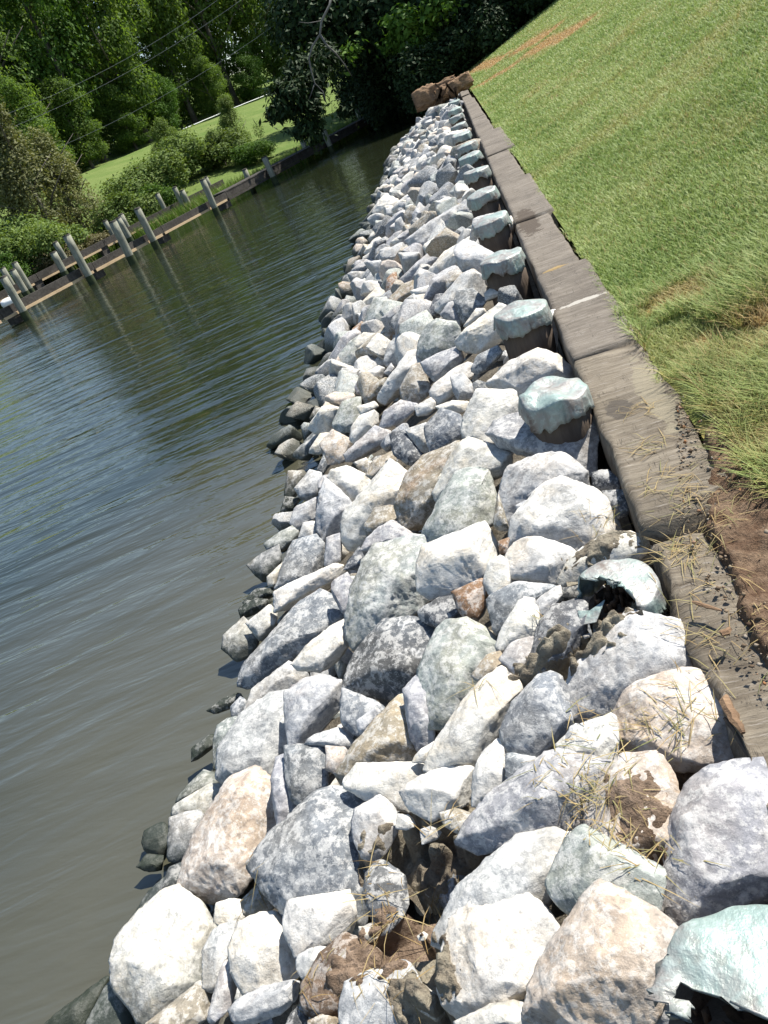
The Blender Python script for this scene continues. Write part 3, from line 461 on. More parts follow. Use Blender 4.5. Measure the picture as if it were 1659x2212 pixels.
weather(M_CAPDIRT, [(.46, 3.25, .06, .45, (.24, .21, .15)), (.30, 3.2, .06, .10, (.07, .06, .05))])
M_FACE = mat_wood('dark_plank', (.035, .028, .022), (.08, .065, .05), (20, 20, 1.5), .5)
M_MUD = mat_mud(); M_SOIL = mat_mud('brown_soil', (.12, .082, .056), (.32, .235, .17))
M_GRIT = mat_mud('gritty_silt', (.085, .073, .056), (.17, .15, .12))
M_DOCKPILE = mat_wood('greyed_pile', (.13, .14, .105), (.34, .335, .27), (16, 16, 1.1), .6, (.08, .075, .055))
M_DOCKBEAM = mat_wood('old_dock_beam', (.035, .03, .026), (.11, .10, .088), (1.2, 14, 14), .4)
M_NEWBOARD = mat_wood('new_tan_board', (.50, .36, .21), (.62, .47, .30), (1.2, 14, 14), .2, (.35, .24, .14))
M_BARKG = mat_wood('green_algae', (.02, .03, .014), (.06, .075, .035), (9, 9, 5), .5)
M_LOG = mat_wood('split_log', (.11, .065, .04), (.36, .235, .14), (1.3, 22, 22), 1.0, (.05, .03, .02))
M_BARK = mat_wood('bark', (.07, .06, .05), (.17, .15, .13), (8, 8, 2), .8)
M_WATER = mat_water()

# ------------------------------------------------------------------ ground, water
def sheet(name, xs, ys, zf, mat, attrs=None):
    X, Y = np.meshgrid(xs, ys); Z = zf(X, Y); nx, ny = len(xs), len(ys)
    v = np.stack([X.ravel(), Y.ravel(), Z.ravel()], 1)
    i = np.arange(nx * ny).reshape(ny, nx)
    f = np.stack([i[:-1, :-1].ravel(), i[:-1, 1:].ravel(), i[1:, 1:].ravel(), i[1:, :-1].ravel()], 1)
    return link(name, np_mesh(name, v, f), mat, None, True)
def nz(x, y, s, seed=0.0):
    """cheap smooth value noise on arrays"""
    x = np.asarray(x) * s + seed * 17.3; y = np.asarray(y) * s + seed * 9.1
    xi = np.floor(x); yi = np.floor(y); fx = x - xi; fy = y - yi
    fx = fx * fx * (3 - 2 * fx); fy = fy * fy * (3 - 2 * fy)
    h = lambda a, b: np.modf(np.abs(np.sin(a * 127.1 + b * 311.7) * 43758.5453))[0]
    return (h(xi, yi) * (1 - fx) + h(xi + 1, yi) * fx) * (1 - fy) + (h(xi, yi + 1) * (1 - fx) + h(xi + 1, yi + 1) * fx) * fy
def fbm(x, y, s, seed=0.0, o=4):
    t = 0; a = .5
    for i in range(o): t = t + a * nz(x, y, s * 2 ** i, seed + i); a *= .5
    return t / (1 - .5 ** o)

DA = np.array([-16.4, 24.6]); DD = np.array([.4545, .8907]); DN = np.array([-.8907, .4545])   # dock line, and inland
def far_s(x, y): return (x - DA[0]) * DN[0] + (y - DA[1]) * DN[1]
def shore_s(l): return 6.9 - 6.6 * np.clip((l - 11) / 8, 0, 1)
def far_z(x, y):
    s = far_s(x, y); l = (x - DA[0]) * DD[0] + (y - DA[1]) * DD[1]; s = s - shore_s(l) * .9
    return -.35 + .45 * np.clip((s - .6) / 2.4, 0, 1) + .165 * np.clip(s - 3, 0, 24) + .13 * np.clip(s - 30, 0, 60) + .12 * (fbm(x, y, .25) - .5)
def lawn_z(x, y):
    u = np.clip(x - .53, 0, None)
    rise = .27 * np.where(u < .5, u * u, u - .25)
    return .985 + rise - .04 * np.clip(rise - 5, 0, None) + .05 * (fbm(x, y, .9, 3) - .5) * np.clip(u, 0, 1) - .28 * np.clip(y - 40, 0, 8) * np.clip(u / 3, 0, 1)
def soil_mask(x, y):
    """1 = bare soil, 0 = turf"""
    n = fbm(x, y, 3.2, 5)
    a = np.clip((2.75 - y) * 1.6 + (n - .5) * 3.2, 0, 1)
    b = np.clip(1.5 - np.hypot((x - 1.35) / .35, (y - 3.55) / .16) + (n - .5) * 2.2, 0, 1)
    b2 = np.clip(1.5 - np.hypot((x - 1.02) / .26, (y - 3.25) / .12) + (n - .5) * 2.2, 0, 1)
    return np.maximum(a, np.maximum(b, b2) * .9)
TRACKS = [((1020, 150), (1082, 128), .34), ((1120, 105), (1190, 68), .42), ((1035, 185), (1128, 128), .22), ((1140, 112), (1245, 62), .36)]
TR = []
for a_, b_, wd in TRACKS:
    n_ = np.array([-.27, 0, 1]); p_ = np.array([.53, 0, .93])
    TR.append((at_plane(*a_, p_, n_)[:2], at_plane(*b_, p_, n_)[:2], wd))
DRYSPOTS = [(at(1475, 597, 1.12)[:2], .17, .13), (at(1535, 700, 1.08)[:2], .13, .07), (at(1645, 630, 1.2)[:2], .10, .12), (at(1560, 905, 1.03)[:2], .10, .10), (at(1640, 960, 1.03)[:2], .10, .12)]
def dry_mask(x, y):
    n = fbm(x, y, 1.1, 8); d = np.clip((n - .57) * 5, 0, 1) * .28
    for a_, b_, wd in TR:
        ab = b_ - a_; t = np.clip(((x - a_[0]) * ab[0] + (y - a_[1]) * ab[1]) / (ab @ ab), 0, 1)
        q = np.hypot(x - a_[0] - t * ab[0], y - a_[1] - t * ab[1])
        d = np.maximum(d, np.clip(1.6 - q / wd + (fbm(x, y, 1.6, 2) - .5) * 1.5, 0, 1) * 1.6)
    for (cx_, cy_), rx_, ry_ in DRYSPOTS:
        q = np.hypot((x - cx_) / rx_, (y - cy_) / ry_); d = np.maximum(d, np.clip(1.5 - q + (fbm(x, y, 7, 6) - .5) * 2.4, 0, 1))
    return d

tag(sheet('water', np.linspace(-260, 60, 3), np.linspace(-60, 320, 3), lambda x, y: x * 0, M_WATER), None, None, None, 'structure')
k = NB('lawn_soil'); v = k.coords(); nn = k.noise(v, 1.5, 6, .7); n2 = k.noise(v, 26, 5, .7)
at1 = k.n('ShaderNodeAttribute', attribute_name='soil'); at2 = k.n('ShaderNodeAttribute', attribute_name='dry')
c = k.mix(nn, (.11, .16, .035), (.18, .21, .065)); c = k.mix(at2.outputs['Fac'], c, (.34, .20, .085))
so_ = k.mix(k.ramp(n2, [(.35, 0), (.65, 1)]), (.06, .036, .024), (.19, .13, .088))
c = k.mix(at1.outputs['Fac'], c, so_); M_LAWN = k.base(c, .95, k.bump(k.math('ADD', n2, nn), .8, .03), .1)
xs = np.concatenate([np.arange(.53, 2.2, .035), np.geomspace(2.2, 70, 60)]); ys = np.concatenate([np.arange(-1.5, 6, .05), np.geomspace(6, 75, 110)])
lawn = sheet('lawn', xs, ys, lambda x, y: lawn_z(x, y) + .03 * soil_mask(x, y) * (fbm(x, y, 12, 4) - .5) * 2, M_LAWN)
vv = np.array([v.co for v in lawn.data.vertices])
for nm, fn in (('soil', soil_mask), ('dry', dry_mask)):
    a = lawn.data.attributes.new(nm, 'FLOAT', 'POINT'); a.data.foreach_set('value', np.clip(fn(vv[:, 0], vv[:, 1]), 0, 1).astype(np.float32))
tag(lawn, None, None, None, 'structure')
k = NB('far_bank_turf'); v = k.coords(); nn = k.noise(v, .5, 6, .7); n2 = k.noise(v, 9, 5, .7)
c = k.mix(k.ramp(nn, [(.3, 0), (.7, 1)]), (.085, .14, .032), (.165, .20, .065)); c = k.mix(k.math('MULTIPLY', n2, .4), c, (.07, .11, .02))
M_FARTURF = k.base(c, .95, k.bump(n2, .8, .08), .1)
L1 = np.linspace(-90, 170, 131); S1 = np.concatenate([np.arange(-.6, 30, .5), np.geomspace(30, 320, 30)])
Lg, Sg = np.meshgrid(L1, S1); GX = DA[0] + Lg * DD[0] + Sg * DN[0]; GY = DA[1] + Lg * DD[1] + Sg * DN[1]; GZ = far_z(GX, GY)
i = np.arange(Lg.size).reshape(Lg.shape)
f = np.stack([i[:-1, :-1].ravel(), i[:-1, 1:].ravel(), i[1:, 1:].ravel(), i[1:, :-1].ravel()], 1)
tag(link('far_bank', np_mesh('far_bank', np.stack([GX.ravel(), GY.ravel(), GZ.ravel()], 1), f), M_FARTURF, None, True), None, None, None, 'structure')
# wooded ground behind the creek's end, out to the horizon
k = NB('leaf_litter'); v = k.coords(); nn = k.noise(v, 2, 6, .7); M_LITTER = k.base(k.mix(nn, (.03, .026, .016), (.075, .06, .035)), .95, k.bump(nn, .6, .1), .1)
tag(sheet('wooded_ground', np.linspace(-14, 400, 70), np.concatenate([np.linspace(60, 110, 26), np.linspace(120, 420, 16)]),
          lambda x, y: -.3 + .12 * np.clip(y - 61, 0, 60) + .3 * fbm(x, y, .2), M_LITTER), None, None, None, 'structure')

# ------------------------------------------------------------------ riprap
def slope_z(x, y=0): return .96 * np.clip((x + 2.42) / 2.3, -1.2, .93)
SN = np.array([-.96 / 2.3, 0, 1.0]); SN /= np.linalg.norm(SN); SP = np.array([-2.42, 0, 0.0])
bed = sheet('rubble_bed', np.concatenate([np.linspace(-4.6, .19, 60)]), np.arange(-1.5, 36, .1),
            lambda x, y: slope_z(x) - .20 + .10 * (fbm(x, y, 3, 1) - .5), M_GRIT)
tag(bed, None, None, None, 'structure')
CROPS = dict(A=(100, 1920, 640), B=(640, 1920, 640), C=(1280, 1920, 640), D=(480, 1500, 640), E=(1000, 1400, 640), G=(600, 1080, 640),
             H=(1080, 980, 560), K=(760, 680, 480), M=(1000, 180, 560), N=(1200, 700, 720), Z=(1200, 1300, 720))
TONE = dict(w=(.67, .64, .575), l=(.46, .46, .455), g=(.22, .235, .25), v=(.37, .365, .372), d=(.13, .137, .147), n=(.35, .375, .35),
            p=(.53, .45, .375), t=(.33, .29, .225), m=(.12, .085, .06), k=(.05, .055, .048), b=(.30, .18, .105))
TNAME = dict(w='white', l='pale grey', g='slate grey', v='lavender grey', d='dark grey', n='greenish grey', p='pinkish tan', t='muddy tan', b='rusty brown')
def finish_rock(bm, rad, seed, lod, rough=1.0):
    bmesh.ops.triangulate(bm, faces=bm.faces[:])
    L = rad / lod
    for it in range(5):
        es = [e for e in bm.edges if e.calc_length() > L * 1.5]
        if not es: break
        bmesh.ops.subdivide_edges(bm, edges=es, cuts=1, use_grid_fill=False)
        bmesh.ops.triangulate(bm, faces=[f for f in bm.faces if len(f.verts) > 3])
    for it in range(1):
        bmesh.ops.smooth_vert(bm, verts=bm.verts[:], factor=.2, use_axis_x=True, use_axis_y=True, use_axis_z=True)
    bm.normal_update(); off = Vector((seed * 3.7 % 91, seed * 1.9 % 57, seed * .7 % 33)); fq = 1.0 / rad
    for v in bm.verts:
        p = v.co * fq + off
        d = noise.noise(p * 1.3) * .02 + noise.noise(p * 3.1) * .03
        r3 = noise.noise(p * 6.3); d += (abs(r3) - .25) * .05
        if lod > 6: d += noise.noise(p * 13) * .022
        # stepped fracture faces
        st = noise.noise(p * 2.0 + Vector((9, 3, 1))); d += (math.floor(st * 5) / 5 - st) * .06
        v.co += v.normal * d * rad * rough
    return bm
def chip(bm, rs, n_, up):
    """break flat facets off the hull"""
    for q in range(n_):
        d = rs.normal(size=3); d /= np.linalg.norm(d); u_ = np.array(up); u_ = u_ / np.linalg.norm(u_)
        d = d - u_ * (d @ u_); d /= np.linalg.norm(d); tl = rs.uniform(.2, 1.0); d = u_ * math.cos(tl) + d * math.sin(tl)
        ex = max(float(np.dot(d, v.co)) for v in bm.verts); k_ = ex * (.70 + .20 * rs.random())
        r = bmesh.ops.bisect_plane(bm, geom=bm.verts[:] + bm.edges[:] + bm.faces[:], plane_co=Vector(d * k_), plane_no=Vector(d), clear_outer=True)
        es = [e for e in bm.edges if e.is_boundary]
        if es: bmesh.ops.holes_fill(bm, edges=es, sides=0)
def traced_rock(crop, pts, ridge, seed):
    ox, oy, sz = CROPS[crop]; s = sz / 1659.0 / 1.157335
    P = [((ox / 1.157335) + x * s, (oy / 1.157335) + y * s) for x, y in pts]
    Rg = [((ox / 1.157335) + x * s, (oy / 1.157335) + y * s, h) for x, y, h in ridge]
    cx = sum(p[0] for p in P) / len(P); cy = sum(p[1] for p in P) / len(P)
    c = at_plane(cx, cy, SP, SN)
    if c[2] > .90: c = at(cx, cy, .90)
    vd = CAMP - c; vd /= np.linalg.norm(vd)
    n = SN * .75 + vd * .75; n /= np.linalg.norm(n)
    O = np.array([at_plane(x, y, c, n) for x, y in P]); rad = np.sqrt(np.mean(np.sum((O - c) ** 2, 1)))
    rs = np.random.default_rng(seed)
    if not Rg: Rg = [(cx + (rs.random() - .5) * .4 * (P[0][0] - cx), cy + (rs.random() - .5) * .4 * (P[0][1] - cy), .42)]
    vs = []
    for o in O: vs.append(o - n * rad * .05 + (o - c) * .16)
    for o in O:   # lower ring, drawn in under the stone
        q = c + (o - c) * (.80 + .1 * rs.random()) - n * rad * (.42 + .1 * rs.random()); vs.append(q)
        q = c + (o - c) * .5 - n * rad * .72; vs.append(q)
    for x, y, h in Rg:
        b = at_plane(x, y, c, n); q = b + vd * rad * h; vs.append(q)
    # a few shoulder points so that the top does not come to a needle
    for o in O:
        if rs.random() < .4: vs.append(c + (o - c) * (.74 + .18 * rs.random()) + vd * rad * (.10 + .26 * rs.random()))
    bm = bmesh.new()
    for q in vs: bm.verts.new(Vector(q - c))
    r = bmesh.ops.convex_hull(bm, input=bm.verts[:])
    bmesh.ops.delete(bm, geom=[g for g in set(r['geom_interior'] + r['geom_unused']) if isinstance(g, bmesh.types.BMVert)], context='VERTS')
    chip(bm, rs, 6, vd)
    dist = np.linalg.norm(CAMP - c); pxr = rad / dist * 800
    lod = 14 if pxr > 45 else 9 if pxr > 22 else 6
    finish_rock(bm, rad, seed, lod, .8)
    return c, rad, bm_mesh('riprap_rock', bm)
GRP = 'riprap rocks along the bulkhead'
ROCKS = []          # centre, radius
def rock_object(me, loc, tone, label, jitter=.07, rot=None, scl=None):
    o = link('riprap_rock', me, M_ROCK, None, True); o.location = loc
    if rot is not None: o.rotation_euler = rot
    if scl is not None: o.scale = scl
    c = TONE[tone]; j = 1 + (random.random() - .5) * 2 * jitter
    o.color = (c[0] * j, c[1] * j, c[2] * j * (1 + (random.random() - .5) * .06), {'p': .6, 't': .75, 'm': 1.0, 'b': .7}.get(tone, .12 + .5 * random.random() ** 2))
    tag(o, label, 'rock', GRP); return o
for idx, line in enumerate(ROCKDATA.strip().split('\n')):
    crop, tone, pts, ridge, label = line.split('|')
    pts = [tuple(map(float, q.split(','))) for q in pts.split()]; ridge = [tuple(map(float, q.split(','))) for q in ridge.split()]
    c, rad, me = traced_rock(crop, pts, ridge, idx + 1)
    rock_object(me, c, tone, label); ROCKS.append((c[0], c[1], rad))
NTRACED = len(ROCKS)
def proto(seed, lod):
    rs = np.random.default_rng(seed); bm = bmesh.new()
    ax = np.array([1.0, .55 + .35 * rs.random(), .45 + .35 * rs.random()])
    for q in range(13):
        d = rs.normal(size=3); d /= np.linalg.norm(d); d = np.sign(d) * np.abs(d) ** .75
        bm.verts.new(Vector(d * ax * (.85 + .3 * rs.random())))
    r = bmesh.ops.convex_hull(bm, input=bm.verts[:])
    bmesh.ops.delete(bm, geom=[g for g in set(r['geom_interior'] + r['geom_unused']) if isinstance(g, bmesh.types.BMVert)], context='VERTS')
    chip(bm, rs, 4, (0, 0, 1)); chip(bm, rs, 3, (1, .3, .2)); chip(bm, rs, 3, (-.6, -.8, .1)); finish_rock(bm, .75, seed * 5 + 3, lod, .8); return bm_mesh('riprap_rock', bm)
PROTO = [proto(s + 40, 7) for s in range(18)]
PILES_Y = [.66, 2.0, 3.32, 4.62, 5.98, 7.40, 8.83, 10.45, 12.0, 13.3, 15.0, 16.8, 18.8, 20.8, 23.2]
def visible(c): 
    d = c - CAMP; z = d @ FWD
    if z < .2: return False
    u = CX + FPX * (d @ IMX) / z; v_ = CY + FPX * (d @ IMY) / z
    return -60 < u < 1720 and -60 < v_ < 2280
NEAR_ORD = ['first', 'second', 'third', 'fourth', 'fifth', 'sixth', 'seventh', 'eighth', 'ninth', 'tenth', 'eleventh', 'twelfth', 'thirteenth', 'fourteenth', 'fifteenth']
cand = []
rr = random.Random(5)
tones = 'wwwwwlllllggvvvvnnntpd'
tries = 0
placed = [(x, y, r) for x, y, r in ROCKS]
while tries < 26000:
    tries += 1
    y = 1.0 + 29.0 * rr.random() ** 1.0; x = (-2.0 if y < 6 else -2.45) + (1.98 if y < 6 else 2.43) * rr.random()
    big = rr.random(); rad = (.14 if y < 5.8 else .17) + .17 * big ** 1.4
    if any(math.hypot(x + .03, y - py) < .20 + rad * .85 for py in PILES_Y): continue
    ok = True
    for (a, b, r0) in placed:
        if abs(b - y) < .6 and math.hypot(a - x, b - y) < (r0 + rad) * (.92 if y < 5.7 else .66): ok = False; break
    if not ok: continue
    placed.append((x, y, rad)); cand.append((x, y, rad))
cand = [q for q in cand if visible(np.array([q[0], q[1], float(slope_z(q[0]))]))]
def size_in_view(q):
    return q[2] / math.dist((q[0], q[1], float(slope_z(q[0]))), CAMP)
cand.sort(key=size_in_view, reverse=True)
KEEP = 296 - NTRACED
names = {}
recs = []
for q in cand[:KEEP]:
    x, y, rad = q; t = rr.choice(tones)
    pi = min(range(len(PILES_Y)), key=lambda i: abs(PILES_Y[i] - y)); f = (x + 2.42) / 2.4
    band = 'at the waterline' if f < .12 else 'low on the slope' if f < .38 else 'midway up the slope' if f < .62 else 'high on the slope' if f < .82 else 'close to the piles'
    key = (t, pi, band); recs.append((q, key)); names.setdefault(key, []).append(q)
for q, key in recs:
    x, y, rad = q; t, pi, band = key; same = sorted(names[key], key=lambda a: a[1])
    lab = f"{TNAME[t]} rock {band}, by the {NEAR_ORD[pi]} pile from the camera"
    if len(same) > 1:
        k_ = same.index(q); lab = (('nearer ' if k_ == 0 else 'farther ') if len(same) == 2 else NEAR_ORD[k_] + ' nearest ') + lab
    s = rad * 1.12; me = PROTO[rr.randrange(len(PROTO))]
    rock_object(me, (x, y, float(slope_z(x)) - .03 + rr.uniform(-.03, .07)), t, lab, .1, (rr.uniform(-.6, .6), rr.uniform(-.5, .3) - .38, rr.uniform(0, 6.28)), (s * rr.uniform(.9, 1.15), s * rr.uniform(.85, 1.1), s))
# the rest: far and small stones and the chinking between the big ones, one mass
def stone_mass(name, spots, mat_cols):
    V = []; F = []; Cc = []; off = 0
    lo = [proto(s + 90, 3) for s in range(8)]
    data = []
    for me in lo:
        vv = np.empty(len(me.vertices) * 3, np.float32); me.vertices.foreach_get('co', vv); ff = np.array([p.vertices[:] for p in me.polygons]); data.append((vv.reshape(-1, 3), ff))
    for (x, y, z, s, t) in spots:
        vv, ff = data[rr.randrange(8)]
        q = Quaternion((rr.uniform(-1, 1), rr.uniform(-1, 1), rr.uniform(-1, 1), rr.uniform(-1, 1))).normalized().to_matrix()
        p = vv @ np.array(q).T * s * np.array([rr.uniform(.8, 1.2), rr.uniform(.8, 1.2), rr.uniform(.75, 1.0)]) + np.array([x, y, z])
        V.append(p); F.append(ff + off); off += len(p); Cc.append(np.tile(np.array([*TONE[t], .3]), (len(p), 1)))
    me = np_mesh(name, np.concatenate(V), np.concatenate(F))
    a = me.attributes.new('tone', 'FLOAT_COLOR', 'POINT'); a.data.foreach_set('color', np.concatenate(Cc).astype(np.float32).ravel())
    return me
spots = [(x, y, float(slope_z(x)) - .03 + rr.uniform(-.03, .06), r * 1.12, rr.choice(tones)) for x, y, r in cand[KEEP:]]
for _ in range(1500):
    y = 1.0 + 22 * rr.random() ** 1.6; x = -2.42 + 2.45 * rr.random()
    spots.append((x, y, float(slope_z(x)) - (.22 if y < 6.5 else .13) + rr.uniform(-.05, .05), rr.uniform(.05, .12), rr.choice('wllgvnttd')))
M_ROCK2 = M_ROCK.copy(); M_ROCK2.name = 'riprap_stone_mass'
tn = M_ROCK2.node_tree; atn = tn.nodes.new('ShaderNodeAttribute'); atn.attribute_name = 'tone'
oin = [n for n in tn.nodes if n.type == 'OBJECT_INFO'][0]; gn = [n for n in tn.nodes if n.type == 'NEW_GEOMETRY'][0]
for lk in list(tn.links):
    if lk.from_node == oin:
        src = atn.outputs['Color'] if lk.from_socket.name == 'Color' else atn.outputs['Alpha'] if lk.from_socket.name == 'Alpha' else gn.outputs['Random Per Island']
        tn.links.new(src, lk.to_socket)
tag(link('small_riprap_stones', stone_mass('small_riprap_stones', spots, None), M_ROCK2, None, True), 'small and far off riprap stones filling the slope between the larger rocks', 'stones', None, 'stuff')

# ------------------------------------------------------------------ bulkhead
bh = tag(empty('timber_bulkhead', (.36, 10, .9)), 'weathered grey timber bulkhead between the riprap and the lawn', 'retaining wall')
def part(name, me, mat, root, smooth=False):
    o = link(name, me, mat, None, smooth); o.parent = root; o.matrix_parent_inverse = root.matrix_basis.inverted(); return o
def timber(name, y0, y1, x0, x1, z0, z1, mat, seed, rag=.012, ragged_end=0.0):
    """a cap timber: a fine grid box with worn edges"""
    ny = max(8, int((y1 - y0) / .07)); nx = 9
    bm = bmesh.new(); prof = [(x0, z0), (x0, z1 - .02), (x0 + .015, z1)] + [(x0 + (x1 - x0) * q / nx, z1) for q in range(1, nx)] + [(x1 - .012, z1), (x1, z1 - .02), (x1, z0)]
    rings = []
    for a in range(ny + 1):
        y = y0 + (y1 - y0) * a / ny; ring = []
        for j, (x, z) in enumerate(prof):
            p = Vector((x * 6 + seed, y * 3, z * 6)); w_ = noise.noise(p) * rag + noise.noise(p * 4) * rag * .6
            edge = 1.0 if j in (1, 2, len(prof) - 2, len(prof) - 3) else .35
            ye = y + (ragged_end * noise.noise(Vector((x * 14, seed, z * 9))) if a in (0,) else 0)
            ring.append(bm.verts.new((x + w_ * edge, ye, z + (w_ * edge - abs(noise.noise(Vector((x * 5, y * 22, seed)))) * .006 if z > z0 else 0))))
        rings.append(ring)
    for a in range(ny):
        for j in range(len(prof) - 1): bm.faces.new((rings[a][j], rings[a][j + 1], rings[a + 1][j + 1], rings[a + 1][j]))
    bm.faces.new(rings[0]); bm.faces.new(rings[-1][::-1])
    bmesh.ops.recalc_face_normals(bm, faces=bm.faces[:]); return part(name, bm_mesh(name, bm), mat, bh, True)
for i_, (y0, y1, x0, x1, z1, mt, rg, re) in enumerate([
        (2.28, 3.86, .185, .535, .995, M_CAPDIRT, .022, .10), (3.875, 5.55, .19, .55, 1.006, M_CAP, .010, 0), (5.562, 7.35, .185, .50, .992, M_CAP, .010, 0),
        (7.362, 9.5, .19, .555, 1.01, M_CAP, .010, 0), (9.512, 12.0, .185, .51, .994, M_CAP, .010, 0), (12.012, 14.8, .19, .60, 1.012, M_CAP, .012, 0),
        (14.812, 18.0, .185, .49, .995, M_CAP, .012, 0), (18.012, 23.4, .19, .48, 1.002, M_CAP, .012, 0), (23.41, 38, .19, .46, .94, M_CAP, .015, 0)]):
    timber('cap_timber', y0, y1, x0, x1, .80, z1, mt, i_ * 7.1, rg, re)
rt = timber('rotten_timber', .3, 2.2, .19, .48, .78, .968, M_CAPDIRT, 51, .05, .1); rt['label'] = 'rotten crumbling timber end half buried in soil'
bm = bmesh.new(); y = -.5; q = 0
while y < 38:
    wd = .19 + .02 * math.sin(q * 3.1); add_box(bm, (.245 + .008 * math.sin(q * 5.3), y + wd / 2, .13), (.08, wd - .012, 1.33)); y += wd; q += 1
part('sheathing', bm_mesh('sheathing', bm), M_FACE, bh)
# soil lying over the timbers at the near end
def soil_top(x, y): return np.maximum(lawn_z(x, y), .97) + .035 - .012 + .05 * (fbm(x, y, 6, 11) - .5) + .05 * (fbm(x, y, 30, 12, 5) - .5)
bm = bmesh.new(); gx = np.arange(.20, 1.3, .011); gy = np.arange(-.3, 3.2, .011); X, Y = np.meshgrid(gx, gy)
edge = np.where(Y < 2.2, .345 + .13 * (fbm(Y, Y * 0, 2.2, 21) - .5) + .06 * (fbm(X, Y, 9, 22) - .5), .345 + (Y - 2.2) * .30 + .10 * (fbm(X, Y, 9, 23) - .5))
h = soil_top(X, Y) - np.clip((edge + .05 - X) * 2.2, 0, .20); Zs = np.where(X < edge, h - .12, h)
keep = (X > edge - .02) & (Y < 3.0 + .5 * (fbm(X, Y, 4, 31) - .5))
idm = -np.ones(X.shape, int); idm[keep] = np.arange(keep.sum()); fs = []
for a, b, c_, d in zip(idm[:-1, :-1].ravel(), idm[:-1, 1:].ravel(), idm[1:, 1:].ravel(), idm[1:, :-1].ravel()):
    if min(a, b, c_, d) >= 0: fs.append((a, b, c_, d))
bm.free()
M_SOILM = mat_mud('trampled_soil', (.095, .055, .034), (.235, .165, .11))
tag(link('bare_soil', np_mesh('bare_soil', np.stack([X[keep], Y[keep], Zs[keep]], 1), np.array(fs)), M_SOILM, None, True), None, None, None, 'structure')

cs = np.random.default_rng(21); N = 2600; cy_ = cs.uniform(.2, 3.1, N); cx_ = .30 + np.maximum(0, (cy_ - 2.2) * .25) + cs.random(N) ** 1.4 * .6
cz_ = soil_top(cx_, cy_) - .004; ss_ = .002 + .008 * cs.random(N) ** 3
oc = np.array([[1, 0, 0], [0, 1, 0], [-1, 0, 0], [0, -1, 0], [0, 0, 1], [0, 0, -1]], float); ofc = np.array([[0, 1, 4], [1, 2, 4], [2, 3, 4], [3, 0, 4], [1, 0, 5], [2, 1, 5], [3, 2, 5], [0, 3, 5]])
vv_ = oc[None] * ss_[:, None, None] * cs.uniform(.5, 1.5, (N, 6, 3)) + np.stack([cx_, cy_, cz_], 1)[:, None]
ff_ = (ofc[None] + np.arange(N)[:, None, None] * 6).reshape(-1, 3)
k = NB('soil_crumb'); M_CRUMB = k.base(k.ramp(k.n('ShaderNodeNewGeometry').outputs['Random Per Island'], [(0, (.07, .045, .03)), (.55, (.20, .15, .10)), (.85, (.27, .235, .19)), (1, (.30, .14, .06))]), .95, None, .1)
tag(link('soil_crumbs', np_mesh('soil_crumbs', vv_.reshape(-1, 3), ff_), M_CRUMB), 'crumbs of soil, grit and wood chips on the bare ground beside the timber', 'soil', None, 'stuff')
